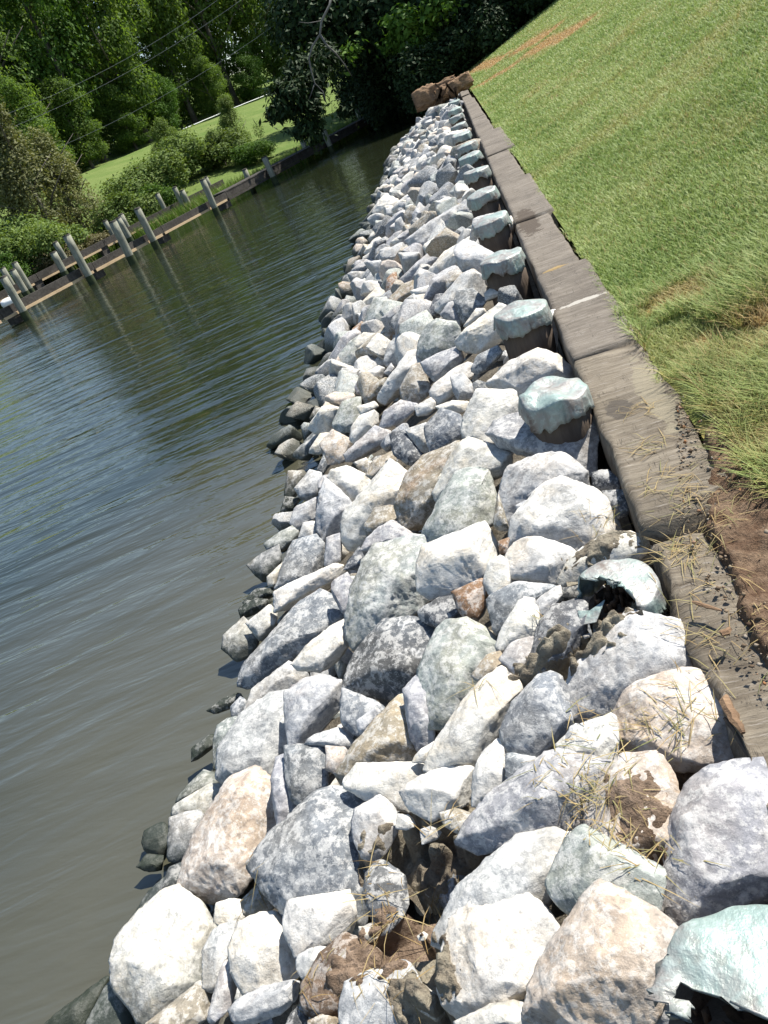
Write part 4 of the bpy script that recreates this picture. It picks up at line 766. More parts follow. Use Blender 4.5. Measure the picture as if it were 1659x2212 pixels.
# ------------------------------------------------------------------ copper capped piles
def pile_mesh(r, z0, z1, seed):
    bm = bmesh.new(); seg = 28; rings = []
    for a in range(9):
        z = z0 + (z1 - z0) * a / 8
        rings.append([bm.verts.new((math.cos(2 * math.pi * k / seg) * r * (1 + .05 * noise.noise(Vector((k * .9, seed, z * .6)))), math.sin(2 * math.pi * k / seg) * r * (1 + .05 * noise.noise(Vector((k * .9, seed, z * .6)))), z)) for k in range(seg)])
    for a in range(8):
        for k in range(seg): bm.faces.new((rings[a][k], rings[a][(k + 1) % seg], rings[a + 1][(k + 1) % seg], rings[a + 1][k]))
    bm.faces.new(rings[-1]); return bm_mesh('post', bm)
def cap_mesh(r, hgt, seed, torn=0.0, tear_dir=0.0, crumple=0.0):
    """domed top with a pleated, folded-down skirt; torn leaves a ragged hole"""
    bm = bmesh.new(); seg = 120; rs = random.Random(seed); prof = []
    for a in range(7): t = a / 6; prof.append((r * t * .985, hgt + .014 * (1 - t * t)))
    prof += [(r * 1.02, hgt - .008), (r * 1.04, hgt - .04), (r * 1.06, hgt - .06), (r * 1.075, hgt - .085), (r * 1.085, hgt - .105)]
    pl = [rs.uniform(.65, 1.3) for _ in range(12)]; rows = []
    for ia, (pr, z) in enumerate(prof):
        row = []
        for k in range(seg):
            th = 2 * math.pi * k / seg
            sk = max(0, ia - 6) / 5
            fl = (th / (2 * math.pi) * 9 + seed * .37 + .25 * math.sin(th * 2 + seed)) % 1.0; ple = (.055 * fl - .02 + (.03 if fl > .93 else 0)) * sk * pl[int(th / (2 * math.pi) * 12) % 12] + .02 * sk * noise.noise(Vector((th * 7, seed, z * 20)))
            drop = -(.018 * math.sin(th * 3 + seed) + .035 * noise.noise(Vector((th * 2.2, seed, 1))) + .02 * noise.noise(Vector((th * 6, seed, 4)))) * sk
            p = Vector((math.cos(th), math.sin(th), 0)) * pr * (1 + ple)
            nn_ = noise.noise(Vector((p.x * 14, p.y * 14, seed + z * 6)))
            p *= 1 + nn_ * (.03 + crumple * .12) * min(1, ia / 4)
            row.append(bm.verts.new((p.x, p.y, z + drop + noise.noise(Vector((p.x * 9, p.y * 9, seed))) * (.012 + crumple * .045))))
        rows.append(row)
    for ia in range(len(rows) - 1):
        for k in range(seg):
            if ia == 0:
                pass
            a, b, c_, d = rows[ia][k], rows[ia][(k + 1) % seg], rows[ia + 1][(k + 1) % seg], rows[ia + 1][k]
            if torn:
                ct = (a.co + b.co + c_.co + d.co) / 4; al = (math.atan2(ct.y, ct.x) - tear_dir + math.pi) % (2 * math.pi) - math.pi
                rr_ = math.hypot(ct.x, ct.y) / r + .16 * noise.noise(Vector((ct.x * 18, ct.y * 18, seed)))
                if abs(al) < torn + .5 * noise.noise(Vector((rr_ * 4, seed, 2))) and rr_ > .10 and ct.z < hgt + .04: continue
            bm.faces.new((a, b, c_, d))
    bmesh.ops.remove_doubles(bm, verts=rows[0], dist=1e-4)
    bmesh.ops.delete(bm, geom=[v for v in bm.verts if not v.link_faces], context='VERTS')
    if torn:   # curl the torn lips
        for v in bm.verts:
            if v.is_boundary and v.co.z > hgt - .1: v.co += Vector((rs.uniform(-.01, .01), rs.uniform(-.01, .01), rs.uniform(-.005, .02)))
    bmesh.ops.recalc_face_normals(bm, faces=bm.faces[:])
    return bm_mesh('copper_cap', bm)
def rot_mesh(r, z, seed):
    bm = bmesh.new(); nr, seg = 10, 40; rows = []
    for a in range(nr + 1):
        t = a / nr; row = []
        for k in range(seg):
            th = 2 * math.pi * k / seg; p = Vector((math.cos(th) * r * t, math.sin(th) * r * t, 0))
            hz = noise.noise(Vector((p.x * 22, p.y * 22, seed))) * .045 + noise.noise(Vector((p.x * 60, p.y * 60, seed))) * .03 - .055
            if a == nr: hz -= .05
            row.append(bm.verts.new((p.x, p.y, z + hz)))
        rows.append(row)
    for a in range(nr):
        for k in range(seg): bm.faces.new((rows[a][k], rows[a][(k + 1) % seg], rows[a + 1][(k + 1) % seg], rows[a + 1][k]))
    bmesh.ops.remove_doubles(bm, verts=rows[0], dist=1e-4)
    rs = random.Random(seed)
    for q in range(26):
        th = rs.uniform(0, 6.28); d = r * math.sqrt(rs.random()) * .95; ht = rs.uniform(.006, .035)
        x, y = math.cos(th) * d, math.sin(th) * d
        add_box(bm, (x, y, z - .03 + ht / 2), (rs.uniform(.003, .007), rs.uniform(.01, .022), ht + .02), Matrix.Rotation(rs.uniform(-.5, .5), 3, 'X') @ Matrix.Rotation(rs.uniform(0, 3), 3, 'Z'))
    return bm_mesh('rotted_core', bm)
PILE_PX = [(1590, 2090), (1330, 1240), (1190, 830), (1120, 655), (1075, 545), (1053, 465), (1033, 410), (1025, 360), (1006, 328), (1000, 308), (986, 287), (979, 268), (975, 250), (972, 235), (975, 217)]
PLAB = ['torn green copper cap peeling off a rotted pile in the bottom right corner', 'pile with a ripped copper cap showing rotten brown wood',
        'pile with a crumpled green copper cap above the big lavender slab', 'pile with a low flattened grey green copper cap, fourth from the camera',
        'pile with a grey copper cap just below a white rock', 'pile half hidden by white rocks, with a bright teal cap, sixth from the camera',
        'seventh capped pile from the camera, beside the dark stain on the timber', 'eighth capped pile from the camera, with much brown wood showing below its cap',
        'ninth capped pile from the camera, with a teal cap bent at its water side', 'tenth capped pile from the camera in the receding row',
        'eleventh capped pile from the camera with a greyish white cap', 'twelfth capped pile from the camera with a bright teal cap',
        'thirteenth capped pile from the camera with a slanting cap', 'fourteenth capped pile from the camera with a slanting dull cap', 'last sunlit capped pile before the fallen log']
for i_, (px, py) in enumerate(PILE_PX):
    zt = 1.115; c = at(px, py, zt); rs = random.Random(i_ * 31 + 5)
    xx = c[0] * .5 if i_ > 3 else c[0]
    if i_ == 1: zt = 1.0
    if i_ == 0: xx = .075
    if i_ == 1: xx = .05
    root = tag(empty('capped_pile', (xx, PILES_Y[i_], 0), rs.uniform(0, 6)), PLAB[i_], 'piling', 'copper capped piles along the bulkhead')
    r = (.19, .118, .142)[i_] if i_ < 3 else .15; torn = {0: .55, 1: 1.2}.get(i_, 0)
    if torn: root.rotation_euler = (0, 0, 0)
    part_local = lambda nm, me, mt, sm=True: link(nm, me, mt, root, sm)
    part_local('post', pile_mesh(r, -.7, zt - (.03 if not torn else .09), i_ * 3.3), M_PILE)
    tilt = (rs.uniform(-.07, .07), rs.uniform(-.07, .07), 0)
    if torn: part_local('rotted_core', rot_mesh(r * .95, zt - .035, i_ + 2), M_ROT)
    cp = part_local('copper_cap', cap_mesh(r + .010, 0, i_ * 13 + 1, torn, R(222) if i_ else R(185), .42 if i_ in (2,) else .3 if i_ < 2 else .10), M_COPPER); cp.rotation_euler = tilt; cp.location = (0, 0, zt)
    md = cp.modifiers.new('thickness', 'SOLIDIFY'); md.thickness = .004
for i_, yy in enumerate((26.6, 28.3, 30.1)):
    root = tag(empty('capped_pile', (-.05, yy, 0), 0), ('nearest', 'middle', 'farthest')[i_] + ' of three shaded capped piles beyond the split timber', 'piling', 'copper capped piles along the bulkhead')
    link('post', pile_mesh(.15, -.7, 1.25, i_ + 60), M_PILE, root, True); link('copper_cap', cap_mesh(.158, 1.28, i_ + 70), M_COPPER, root, True)

# ------------------------------------------------------------------ fallen log on the bulkhead
lg = tag(empty('split_log', (-.35, 26.6, 1.15)), 'brown split timber lying across the far end of the riprap and bulkhead', 'log')
def log_piece(name, a, b, w_, h_, seed):
    a = Vector(a); b = Vector(b); d = (b - a); L = d.length; d.normalize(); up = Vector((0, .25, 1)).normalized(); sdv = d.cross(up).normalized(); up = sdv.cross(d)
    bm = bmesh.new(); rings = []; n_ = 30; m_ = 40
    for q in range(n_ + 1):
        t = q / n_; c = a + d * L * t; ring = []
        for k_ in range(m_):
            th = 2 * math.pi * k_ / m_; sx = math.copysign(abs(math.cos(th)) ** .45, math.cos(th)); sz = math.copysign(abs(math.sin(th)) ** .45, math.sin(th))
            p = c + sdv * sx * w_ / 2 + up * sz * h_ / 2; nn_ = noise.noise(p * 3.5 + Vector((seed, 0, 0))) * .08 + noise.noise(Vector((p.x * 4, p.y * 16, p.z * 16))) * .06 + noise.noise(Vector((p.x * 8, p.y * 34, p.z * 34))) * .03
            e = d * (noise.noise(Vector((k_ * .8, seed, t))) * .10 if q in (0, n_) else 0)
            ring.append(bm.verts.new(p + (p - c).normalized() * nn_ + e))
        rings.append(ring)
    for q in range(n_):
        for k_ in range(m_): bm.faces.new((rings[q][k_], rings[q][(k_ + 1) % m_], rings[q + 1][(k_ + 1) % m_], rings[q + 1][k_]))
    bm.faces.new(rings[0][::-1]); bm.faces.new(rings[-1]); return bm_mesh(name, bm)
def wpart(name, me, mat, root, smooth=True):
    o = link(name, me, mat, root, smooth); o.matrix_parent_inverse = root.matrix_basis.inverted(); return o
P0 = at(897, 221, 1.22); P1 = at(1008, 172, 1.36)
YL = 26.4
def on_y(px, py, y): r = ray(px, py); return CAMP + r * (y - CAMP[1]) / r[1]
wpart('log_half', log_piece('log_half', on_y(896, 222, YL - .1), on_y(985, 185, YL + .1), .52, .50, 3), M_LOG, lg)
wpart('log_half', log_piece('log_half', on_y(945, 208, YL - .35), on_y(1012, 172, YL + .1), .42, .40, 8), M_LOG, lg)
bm = bmesh.new(); sp = random.Random(3)
for q in range(14):
    p = on_y(sp.uniform(945, 985), sp.uniform(188, 216), YL - .55); add_box(bm, p, (sp.uniform(.02, .06), .04, sp.uniform(.2, .5)), Matrix.Rotation(sp.uniform(-1, 1), 3, 'Y'))
wpart('splinters', bm_mesh('splinters', bm), M_ROT, lg, False)
bm = bmesh.new(); add_box(bm, (.05, 26.3, .62), (1.2, .5, .52)); tag(link('log_crib', bm_mesh('log_crib', bm), M_ROT), 'dark rotted block under the far split timber', 'timber block')

# ------------------------------------------------------------------ dock across the creek
def dpt(l, s, z=0.0): return np.array([DA[0] + l * DD[0] + s * DN[0], DA[1] + l * DD[1] + s * DN[1], z])
def dbar(bm, l0, l1, s, z0, z1, th, sag=.0):
    a = dpt(l0, s, (z0 + z1) / 2); b = dpt(l1, s, (z0 + z1) / 2); c = (a + b) / 2
    ang = math.atan2(DD[1], DD[0]); add_box(bm, c, (l1 - l0, th, z1 - z0), Matrix.Rotation(ang, 3, 'Z'))
dock = tag(empty('dock', dpt(8, -1.2)), 'long dark dock frame without decking running along the near side of the far shore', 'dock', None)
def dock_part(name, fn, mat):
    bm = bmesh.new(); fn(bm); return wpart(name, bm_mesh(name, bm), mat, dock, False)
for q, (l0, l1) in enumerate(((-8, -.5), (-.48, 3.6), (3.62, 7.3), (7.32, 11.4), (11.42, 17), (17.02, 30))):
    dock_part('stringer', lambda bm: dbar(bm, l0, l1, -1.2, .36 + .02 * math.sin(q * 2), .62 + .02 * math.sin(q * 2), .09), M_DOCKBEAM)
    dock_part('ledger_board', lambda bm: dbar(bm, l0, l1 - .12, -1.262, .28 + .02 * math.sin(q * 3), .37, .03), M_NEWBOARD if q < 4 else M_DOCKBEAM)
for q, l0 in enumerate((0.1, 3.75, 7.35, 11.3)):
    dock_part('cross_block', lambda bm: dbar(bm, l0 - .2, l0 + .2, -.95, .02, .36, .5), M_DOCKBEAM)
dock_part('inner_stringer', lambda bm: dbar(bm, 11.4, 30, -.35, .38, .60, .08), M_DOCKBEAM)
dock_part('deck_boards', lambda bm: [dbar(bm, 11.5 + .16 * k_, 11.5 + .16 * k_ + .14, -.78, .62, .66, .95) for k_ in range(100)], M_DOCKBEAM)
dock2 = tag(empty('slip_beam', dpt(8, 5.8)), 'second dark beam line at the far shore behind the dock frame', 'dock')
for q, (l0, l1) in enumerate(((-4, 5.9), (5.93, 9.9), (9.93, 13.8), (13.83, 19))):
    bm = bmesh.new(); dbar(bm, l0, l1, 5.8, .40, .68, .09); wpart('stringer', bm_mesh('stringer', bm), M_DOCKBEAM, dock2, False)
    bm = bmesh.new(); dbar(bm, l0 + .1, l1 - .3, 5.735, .31, .39, .03); wpart('ledger_board', bm_mesh('ledger_board', bm), M_NEWBOARD, dock2, False)
    bm = bmesh.new(); dbar(bm, l1 - .25, l1 + .15, 6.0, .0, .40, .4); wpart('cross_block', bm_mesh('cross_block', bm), M_DOCKBEAM, dock2, False)
z2 = lambda x, y: (x * .3646, 345.6 + y * .3646)
z1 = lambda x, y: (x * .5, y * .5)
DP = [(z2(12, 700), -1.45, .15, 'tall grey pile cut by the left edge at the front of the dock'), (z2(392, 452), -1.45, .16, 'notched pale pile at the front of the dock, second from the left edge'),
      (z2(662, 372), -2.05, .17, 'thickest pale green pile with a rusty streak, standing in front of the dock'), (z2(812, 292), -1.45, .155, 'front dock pile just right of the thickest rusty streaked one'),
      (z2(1195, 122), -1.45, .15, 'tall front dock pile where the bare frame meets the decked part'), (z1(1145, 680), -1.55, .15, 'tall dark pile on the water side of the decked dock'),
      (z1(1400, 565), -1.6, .15, 'dark pile under the drooping foliage on the water side of the dock'),
      (z2(72, 655), 5.3, .16, 'inner slip pile partly hidden by the dock near the left edge'), (z2(312, 552), 5.3, .17, 'short pale pile between the two dock beams'),
      (z2(705, 345), 5.3, .17, 'middle pile of three standing close together in the slip'), (z2(1080, 182), 5.3, .16, 'right one of two leaning piles in the inner slip'),
      (z2(85, 612), 5.35, .15, 'green tinted pile near the left edge behind the dock'), (z2(12, 645), 6.15, .15, 'grey pile at the left edge beside the white jug'),
      (z2(332, 488), 6.15, .15, 'grey pile at the shore behind the notched pale pile'), (z2(626, 362), 6.15, .14, 'thin green pile just left of the thickest rusty streaked one'),
      (z2(716, 325), 5.9, .15, 'farther pile of three standing close together in the slip'), (z2(932, 202), 6.15, .14, 'pile at the shore in front of the round bushes'),
      (z2(1032, 165), 5.5, .14, 'left one of two leaning piles in the inner slip'), (z2(1218, 105), 6.15, .14, 'short pile end behind the tall front pile'),
      (z1(1055, 735), -.1, .14, 'pale short pile on the shore side of the decked dock'), (z1(1308, 610), -.1, .14, 'pale pile beside the drooping foliage on the shore side'),
      (z1(1540, 475), -.1, .14, 'farthest pale pile at the end of the dock')]
for q, ((px, py), s, r, lab) in enumerate(DP):
    n_ = np.array([DN[0], DN[1], 0]); top = at_plane(px, py, dpt(0, s), n_); zt = float(top[2])
    root = tag(empty('dock_pile', (top[0], top[1], 0), q * 1.3), lab, 'piling', 'wooden piles of the far dock')
    root.rotation_euler = (.03 * math.sin(q * 4), .03 * math.cos(q * 7), q)
    r *= .86; link('post', pile_mesh(r, -1.5, zt, q * 2.7 + 100), M_DOCKPILE, root, True)
    bm = bmesh.new(); add_tube(bm, [(0, 0, zt + .003), (0, 0, zt + .05)], [r * 1.03, r * .92], 20); link('pile_top', bm_mesh('pile_top', bm), M_DOCKBEAM, root)
    bm = bmesh.new(); add_tube(bm, [(0, 0, -.3), (0, 0, .05), (0, 0, .30)], [r * 1.075, r * 1.075, r * 1.06], 24, False); link('algae_band', bm_mesh('algae_band', bm), M_BARKG, root, True)
M_PLASTIC = NB('white_plastic').base((.80, .80, .78), .35)
jp = at_plane(*z2(60, 838), dpt(0, 3.6), np.array([DN[0], DN[1], 0])); jug = tag(empty('white_jug', jp), 'white plastic float bobbing beside the left edge dock pile', 'float')
bm = bmesh.new(); add_tube(bm, [(-.36, 0, .0), (-.33, 0, .0), (-.2, 0, .0), (.2, 0, .0), (.33, 0, .0), (.36, 0, 0)], [.03, .12, .17, .17, .12, .03], 20)
wj = link('float_body', bm_mesh('float_body', bm), M_PLASTIC, jug, True)
bm = bmesh.new(); add_tube(bm, [(.1, 0, .15), (.1, 0, .22)], [.05, .05], 12); link('bung', bm_mesh('bung', bm), M_PLASTIC, jug)
jug.location = (jp[0], jp[1], max(.12, jp[2])); jug.rotation_euler = (0, 0, .6)

# ------------------------------------------------------------------ foliage
def leaf_cloud(lobes, n, size, seed, shell=.62, droop=0.0, gap=.42, gapscale=.55, aspect=1.9):
    """many leaf-sized quads scattered through overlapping lobes"""
    rs = np.random.default_rng(seed); vol = np.array([(l[1][0] * l[1][1] * l[1][2]) ** .67 for l in lobes]); vol /= vol.sum()
    idx = rs.choice(len(lobes), n * 2, p=vol); C0 = np.array([l[0] for l in lobes])[idx]; R0 = np.array([l[1] for l in lobes])[idx]
    d = rs.normal(size=(n * 2, 3)); d /= np.linalg.norm(d, axis=1)[:, None]; rad = shell + (1 - shell) * rs.random(n * 2) ** .6
    rad *= .58 + .80 * fbm(d[:, 0] * 2 + idx * 3.1, d[:, 1] * 2 + d[:, 2] * 1.7, 1.6, seed % 50)
    p = C0 + d * R0 * rad[:, None]
    g = fbm(p[:, 0] + p[:, 2] * .7, p[:, 1] - p[:, 2] * .6, gapscale, seed % 37 + 3); keep = g > gap - .10
    keep &= rs.random(n * 2) < np.clip((g - gap + .10) * 8, .12, 1); p = p[keep][:n]; d = d[keep][:n]; m_ = len(p); p = p + d * (rs.random(m_) < .10)[:, None] * rs.random(m_)[:, None] * size * 2.6
    nrm = d * .7 + rs.normal(size=(m_, 3)) * .55 + np.array([0, 0, .55]); nrm /= np.linalg.norm(nrm, axis=1)[:, None]
    ax = rs.normal(size=(m_, 3)) + np.array([0, 0, -droop]); ax -= nrm * np.sum(ax * nrm, 1)[:, None]; ax /= np.linalg.norm(ax, axis=1)[:, None]
    bx = np.cross(nrm, ax); sz = size * (.6 + .8 * rs.random(m_))[:, None]
    A = p - ax * sz * .5; B = p + bx * sz / aspect * .5 + nrm * sz * .06; Cc = p + ax * sz * .5; D_ = p - bx * sz / aspect * .5 + nrm * sz * .06
    v = np.stack([A, B, Cc, D_], 1).reshape(-1, 3); f = np.arange(m_ * 4).reshape(-1, 4); return v, f
def crown_lobes(seed, h, w_, kind='broad'):
    rs = random.Random(seed); L = []
    if kind == 'broad':
        for q in range(22):
            t = rs.random(); z = h * (.12 + .84 * t); rr_ = w_ * math.sin(math.pi * (.18 + .74 * t)) * rs.uniform(.35, .85); th = rs.uniform(0, 6.28)
            s = w_ * rs.uniform(.24, .42); L.append(((rr_ * math.cos(th), rr_ * math.sin(th), z), (s, s, s * rs.uniform(.6, .85))))
        L.append(((0, 0, h * .5), (w_ * .6, w_ * .6, h * .36)))
    elif kind == 'cedar':
        for q in range(30):
            t = rs.random(); z = h * (.05 + .9 * t); rr_ = w_ * (1 - t * .85) * rs.uniform(.3, .95); th = rs.uniform(0, 6.28)
            s = w_ * rs.uniform(.16, .28); L.append(((rr_ * math.cos(th), rr_ * math.sin(th), z), (s, s, s * 1.7)))
        L.append(((0, 0, h * .4), (w_ * .5, w_ * .5, h * .38)))
    else:
        for q in range(18):
            th = rs.uniform(0, 6.28); t = rs.random(); rr_ = w_ * math.sqrt(rs.random()) * .8; z = h * (.2 + .55 * t * (1 - .5 * rr_ / w_))
            s = w_ * rs.uniform(.22, .38); L.append(((rr_ * math.cos(th), rr_ * math.sin(th), z), (s, s, min(s, h * .4) * rs.uniform(.8, 1.1))))
        L.append(((0, 0, h * .35), (w_ * .7, w_ * .7, h * .35)))
    return L
def trunk_mesh(h, r, seed, limbs=5, lean=.05):
    bm = bmesh.new(); rs = random.Random(seed); pts = [Vector((lean * h * t * t + .12 * math.sin(t * 5 + seed) * t, .1 * math.sin(t * 4 + seed * 2) * t, h * t - .3)) for t in (0, .12, .3, .5, .7, .85)]
    add_tube(bm, pts, [r * 1.3, r, r * .85, r * .65, r * .42, r * .2], 10)
    for q in range(limbs):
        a = pts[2 + q % 3]; th = rs.uniform(0, 6.28); L = h * rs.uniform(.22, .4)
        add_tube(bm, [a, a + Vector((math.cos(th) * L * .4, math.sin(th) * L * .4, L * .35)), a + Vector((math.cos(th) * L, math.sin(th) * L, L * .7))], [r * .4, r * .27, r * .08], 7)
    return bm_mesh('trunk', bm)
L_BROAD = mat_leaf('broad_leaf', [(.05, .09, .018), (.10, .17, .034), (.19, .27, .065)], .55)
L_BRIGHT = mat_leaf('bright_leaf', [(.04, .09, .012), (.075, .155, .02), (.12, .21, .03)], .35)
L_CEDAR = mat_leaf('olive_cedar_leaf', [(.075, .09, .035), (.16, .17, .07), (.26, .26, .12)], .3)
L_SHRUB = mat_leaf('shrub_leaf', [(.07, .12, .025), (.13, .19, .045), (.20, .26, .08)], .35)
L_SHADED = mat_leaf('shaded_leaf', [(.010, .022, .007), (.02, .042, .012), (.035, .065, .017)], .15)  # deep canopy shade is put into this near-black leaf colour
L_RUSSET = mat_leaf('dry_brush', [(.08, .07, .03), (.14, .125, .055), (.18, .15, .08)], .2)
PROTOS = {}
def crown_proto(kind, v):
    key = (kind, v)
    if key not in PROTOS:
        if kind == 'broad': a = leaf_cloud(crown_lobes(v * 7 + 1, 12, 5.0, 'broad'), 24000, .27, v + 11, .6)
        elif kind == 'cedar': a = leaf_cloud(crown_lobes(v * 5 + 2, 6.5, 2.6, 'cedar'), 15000, .17, v + 23, .5, 0, .36, .9, 2.6)
        elif kind == 'shrub': a = leaf_cloud(crown_lobes(v * 3 + 3, 2.6, 1.7, 'shrub'), 11000, .13, v + 31, .55, 0, .36, 1.2)
        PROTOS[key] = np_mesh('crown', *a)
    return PROTOS[key]
def plant(name, label, cat, loc, kind, v, mat, sxy, sz, group, rz=0.0, trunk=True):
    root = tag(empty(name, loc, rz), label, cat, group)
    me = crown_proto(kind, v); o = bpy.data.objects.new('crown', me); COL.objects.link(o); o.parent = root; o.scale = (sxy, sxy, sz)
    if not me.materials: me.materials.append(mat)
    o.material_slots[0].link = 'OBJECT'; o.material_slots[0].material = mat
    hh = {'broad': 12, 'cedar': 6.5, 'shrub': 2.6}[kind] * sz; o.location = (0, 0, hh * .06)
    if trunk: link('trunk', trunk_mesh(hh, {'broad': .28, 'cedar': .14, 'shrub': .05}[kind] * sxy, v + int(loc[0] * 7) % 50), M_BARK, root, True)
    return root
def far_spot(px, py, s):
    p = at_plane(px, py, dpt(0, s), np.array([DN[0], DN[1], 0])); return p[0], p[1], float(far_z(np.array(p[0]), np.array(p[1])))
TG = 'trees of the far shore'
for q, (px, py, s, v, mt, sx, sz, lab) in enumerate([
    (-40, 160, 34, 0, L_BROAD, 1.05, 1.28, 'tall broadleaf tree cut by the left edge under the scrap of sky'),
    (95, 95, 33, 1, L_BRIGHT, 1.1, 1.45, 'tall tree with yellow green sunlit top left in the far woods'),
    (215, 80, 33, 2, L_BROAD, 1.0, 1.45, 'dense dark green tree right of the yellow green topped one'),
    (330, 60, 34, 0, L_BROAD, 1.0, 1.45, 'broad tree behind the upper utility wires'),
    (430, 30, 34, 1, L_BROAD, 1.0, 1.5, 'leafy tree where the utility wires cross the middle of the far woods'),
    (530, 0, 33, 2, L_BROAD, 1.0, 1.5, 'tall dark tree beside the overhanging branch'),
    (640, -40, 34, 0, L_BROAD, 1.0, 1.5, 'shadowy tree behind the overhanging branch'),
    (760, -60, 34, 1, L_BROAD, 1.0, 1.4, 'shaded tree behind the bare grey limb'),
    (120, 150, 44, 2, L_BROAD, 1.5, 1.75, 'back row tree seen between the two tallest left ones'),
    (90, 40, 48, 1, L_BROAD, 1.5, 1.9, 'back row tree filling the gap left of the yellow green topped one'),
    (210, 30, 49, 0, L_BROAD, 1.5, 1.9, 'back row tree behind the dense dark green one'),
    (380, 60, 46, 1, L_BROAD, 1.3, 1.7, 'back row tree seen above the middle of the far lawn'),
    (560, -10, 46, 0, L_BROAD, 1.3, 1.7, 'back row tree above the right end of the far lawn'),
    (40, 250, 30, 1, L_BROAD, .6, .65, 'small rounded tree behind the olive cedar'),
    (160, 285, 31, 2, L_BROAD, .55, .55, 'low tree at the wood edge right of the olive cedar'),
    (262, 255, 32, 0, L_BROAD, .5, .42, 'bushy tree with a dark hollow at the wood edge'),
    (345, 215, 32, 1, L_BRIGHT, .48, .42, 'bright young tree at the top of the far lawn'),
    (440, 170, 32, 2, L_BROAD, .5, .45, 'vine covered tree above the white edging line'),
    (525, 135, 32, 0, L_BRIGHT, .45, .42, 'young light green tree with a thin pale stem by the white line'),
    (600, 105, 32, 1, L_BROAD, .5, .45, 'low tree at the right end of the white edging line')]):
    x, y, z = far_spot(px, py, s); plant('broadleaf_tree', lab, 'tree', (x, y, z - .4), 'broad', v, mt, sx, sz, TG, q * 1.7)
for q, (l_, s__, sx) in enumerate([(-6, 13, .8), (-12, 15, .9), (-19, 14, .85), (-27, 16, 1.0), (-36, 15, .9), (-46, 18, 1.1), (-10, 26, 1.1), (-24, 28, 1.2), (-40, 30, 1.2)]):  # unseen trees, added out of view for the water to reflect
    p_ = dpt(l_, s__); plant('broadleaf_tree', 'unseen tree added outside the left edge for the water to reflect', 'tree', (p_[0], p_[1], float(far_z(p_[0], p_[1])) - .3), 'broad', q % 3, L_BROAD, sx, sx * (.55 if s__ < 20 else 1.0), 'unseen trees added beyond the left edge', q, False)
for q, (px, py, s, kind, v, mt, sx, sz, name, lab) in enumerate([
    (62, 400, 11.5, 'cedar', 0, L_CEDAR, 1.1, 1.12, 'cedar_tree', 'large olive brown cedar at the left edge of the far shore'),
    (140, 420, 12.5, 'cedar', 1, L_CEDAR, .95, .78, 'cedar_tree', 'lower olive cedar spreading right of the large one'),
    (95, 500, 8.2, 'shrub', 0, L_SHRUB, 1.15, 1.2, 'shrub', 'light green bush in front of the large olive cedar'),
    (-5, 560, 8.0, 'shrub', 1, L_BRIGHT, .9, .8, 'shrub', 'bright green bush cut by the left edge behind the dock'),
    (110, 545, 7.5, 'shrub', 1, L_RUSSET, .85, .55, 'shrub', 'brownish twiggy brush at the waterline behind the dock'),
    (190, 495, 7.6, 'shrub', 0, L_RUSSET, 1.0, .5, 'shrub', 'dry brush along the shore between two green bushes'),
    (255, 432, 8.5, 'shrub', 2, L_SHRUB, 1.2, .9, 'shrub', 'wide bush behind the group of three slip piles'),
    (310, 385, 9.5, 'shrub', 0, L_SHRUB, 1.35, 1.1, 'shrub', 'tall round bush in the middle of the far shore'),
    (385, 350, 10, 'shrub', 1, L_SHRUB, 1.3, 1.1, 'shrub', 'tall bush right of the middle of the far shore'),
    (330, 420, 7.6, 'shrub', 2, L_BRIGHT, .8, .75, 'shrub', 'small bright bush below the tall round bushes'),
    (470, 315, 9, 'shrub', 2, L_SHRUB, 1.3, 1.0, 'shrub', 'right hand bush beside the small pointed cedar'),
    (545, 325, 6.5, 'shrub', 0, L_BRIGHT, .9, .6, 'shrub', 'low bright bush at the marsh behind the decked dock'),
    (498, 255, 12.5, 'cedar', 0, L_SHRUB, .62, .45, 'cedar_tree', 'small pointed green cedar rising from the right hand bush'),
    (-14, 505, 12, 'shrub', 0, L_SHRUB, 1.4, 1.2, 'shrub', 'bush at the left edge below the large olive cedar'),
    (-40, 545, 10, 'shrub', 1, L_SHRUB, 1.4, 1.2, 'shrub', 'bush hidden by the left edge behind the bright green one'),
    (20, 520, 11, 'shrub', 2, L_SHRUB, 1.0, .8, 'shrub', 'dark low bush between the olive cedar and the bright green bush'),
    (352, 290, 16, 'cedar', 1, L_SHRUB, .7, .42, 'cedar_tree', 'low spreading cedar on the far lawn above the bushes')]):
    x, y, z = far_spot(px, py, s); plant(name, lab, 'shrub' if kind == 'shrub' else 'tree', (x, y, max(z, .1) - .15), kind, v, mt, sx, sz, 'shrubs of the far shore' if kind == 'shrub' else TG, q * 2.1)

ul = []
us = random.Random(4)
for q in range(84):
    l_ = -6 + 70 * q / 84; s__ = us.uniform(35, 41); p = dpt(l_ + us.uniform(-1, 1), s__); ul.append(((p[0], p[1], float(far_z(p[0], p[1])) + us.uniform(.3, 2.6)), (us.uniform(1.6, 2.6), us.uniform(1.6, 2.6), us.uniform(1.6, 2.6))))
tag(link('far_undergrowth', np_mesh('far_undergrowth', *leaf_cloud(ul, 42000, .30, 55, .4, 0, .3, .6)), L_BROAD), 'tangled undergrowth filling the foot of the far woods', 'undergrowth', None, 'stuff')
sl = []  # unseen thicket, added to keep the lit lawn out of the water's reflection
for q in range(60):
    l_ = -66 + 63 * q / 60; p = dpt(l_ + us.uniform(-1, 1), us.uniform(6.5, 11)); sl.append(((p[0], p[1], us.uniform(.6, 1.8)), (us.uniform(1.2, 1.9), us.uniform(1.2, 1.9), us.uniform(1.0, 1.9))))
tag(link('unseen_thicket', np_mesh('unseen_thicket', *leaf_cloud(sl, 26000, .22, 58, .4, 0, .28, .6)), L_SHRUB), 'unseen thicket added along the left shore to screen the lit lawn from reflections', 'undergrowth', None, 'stuff')
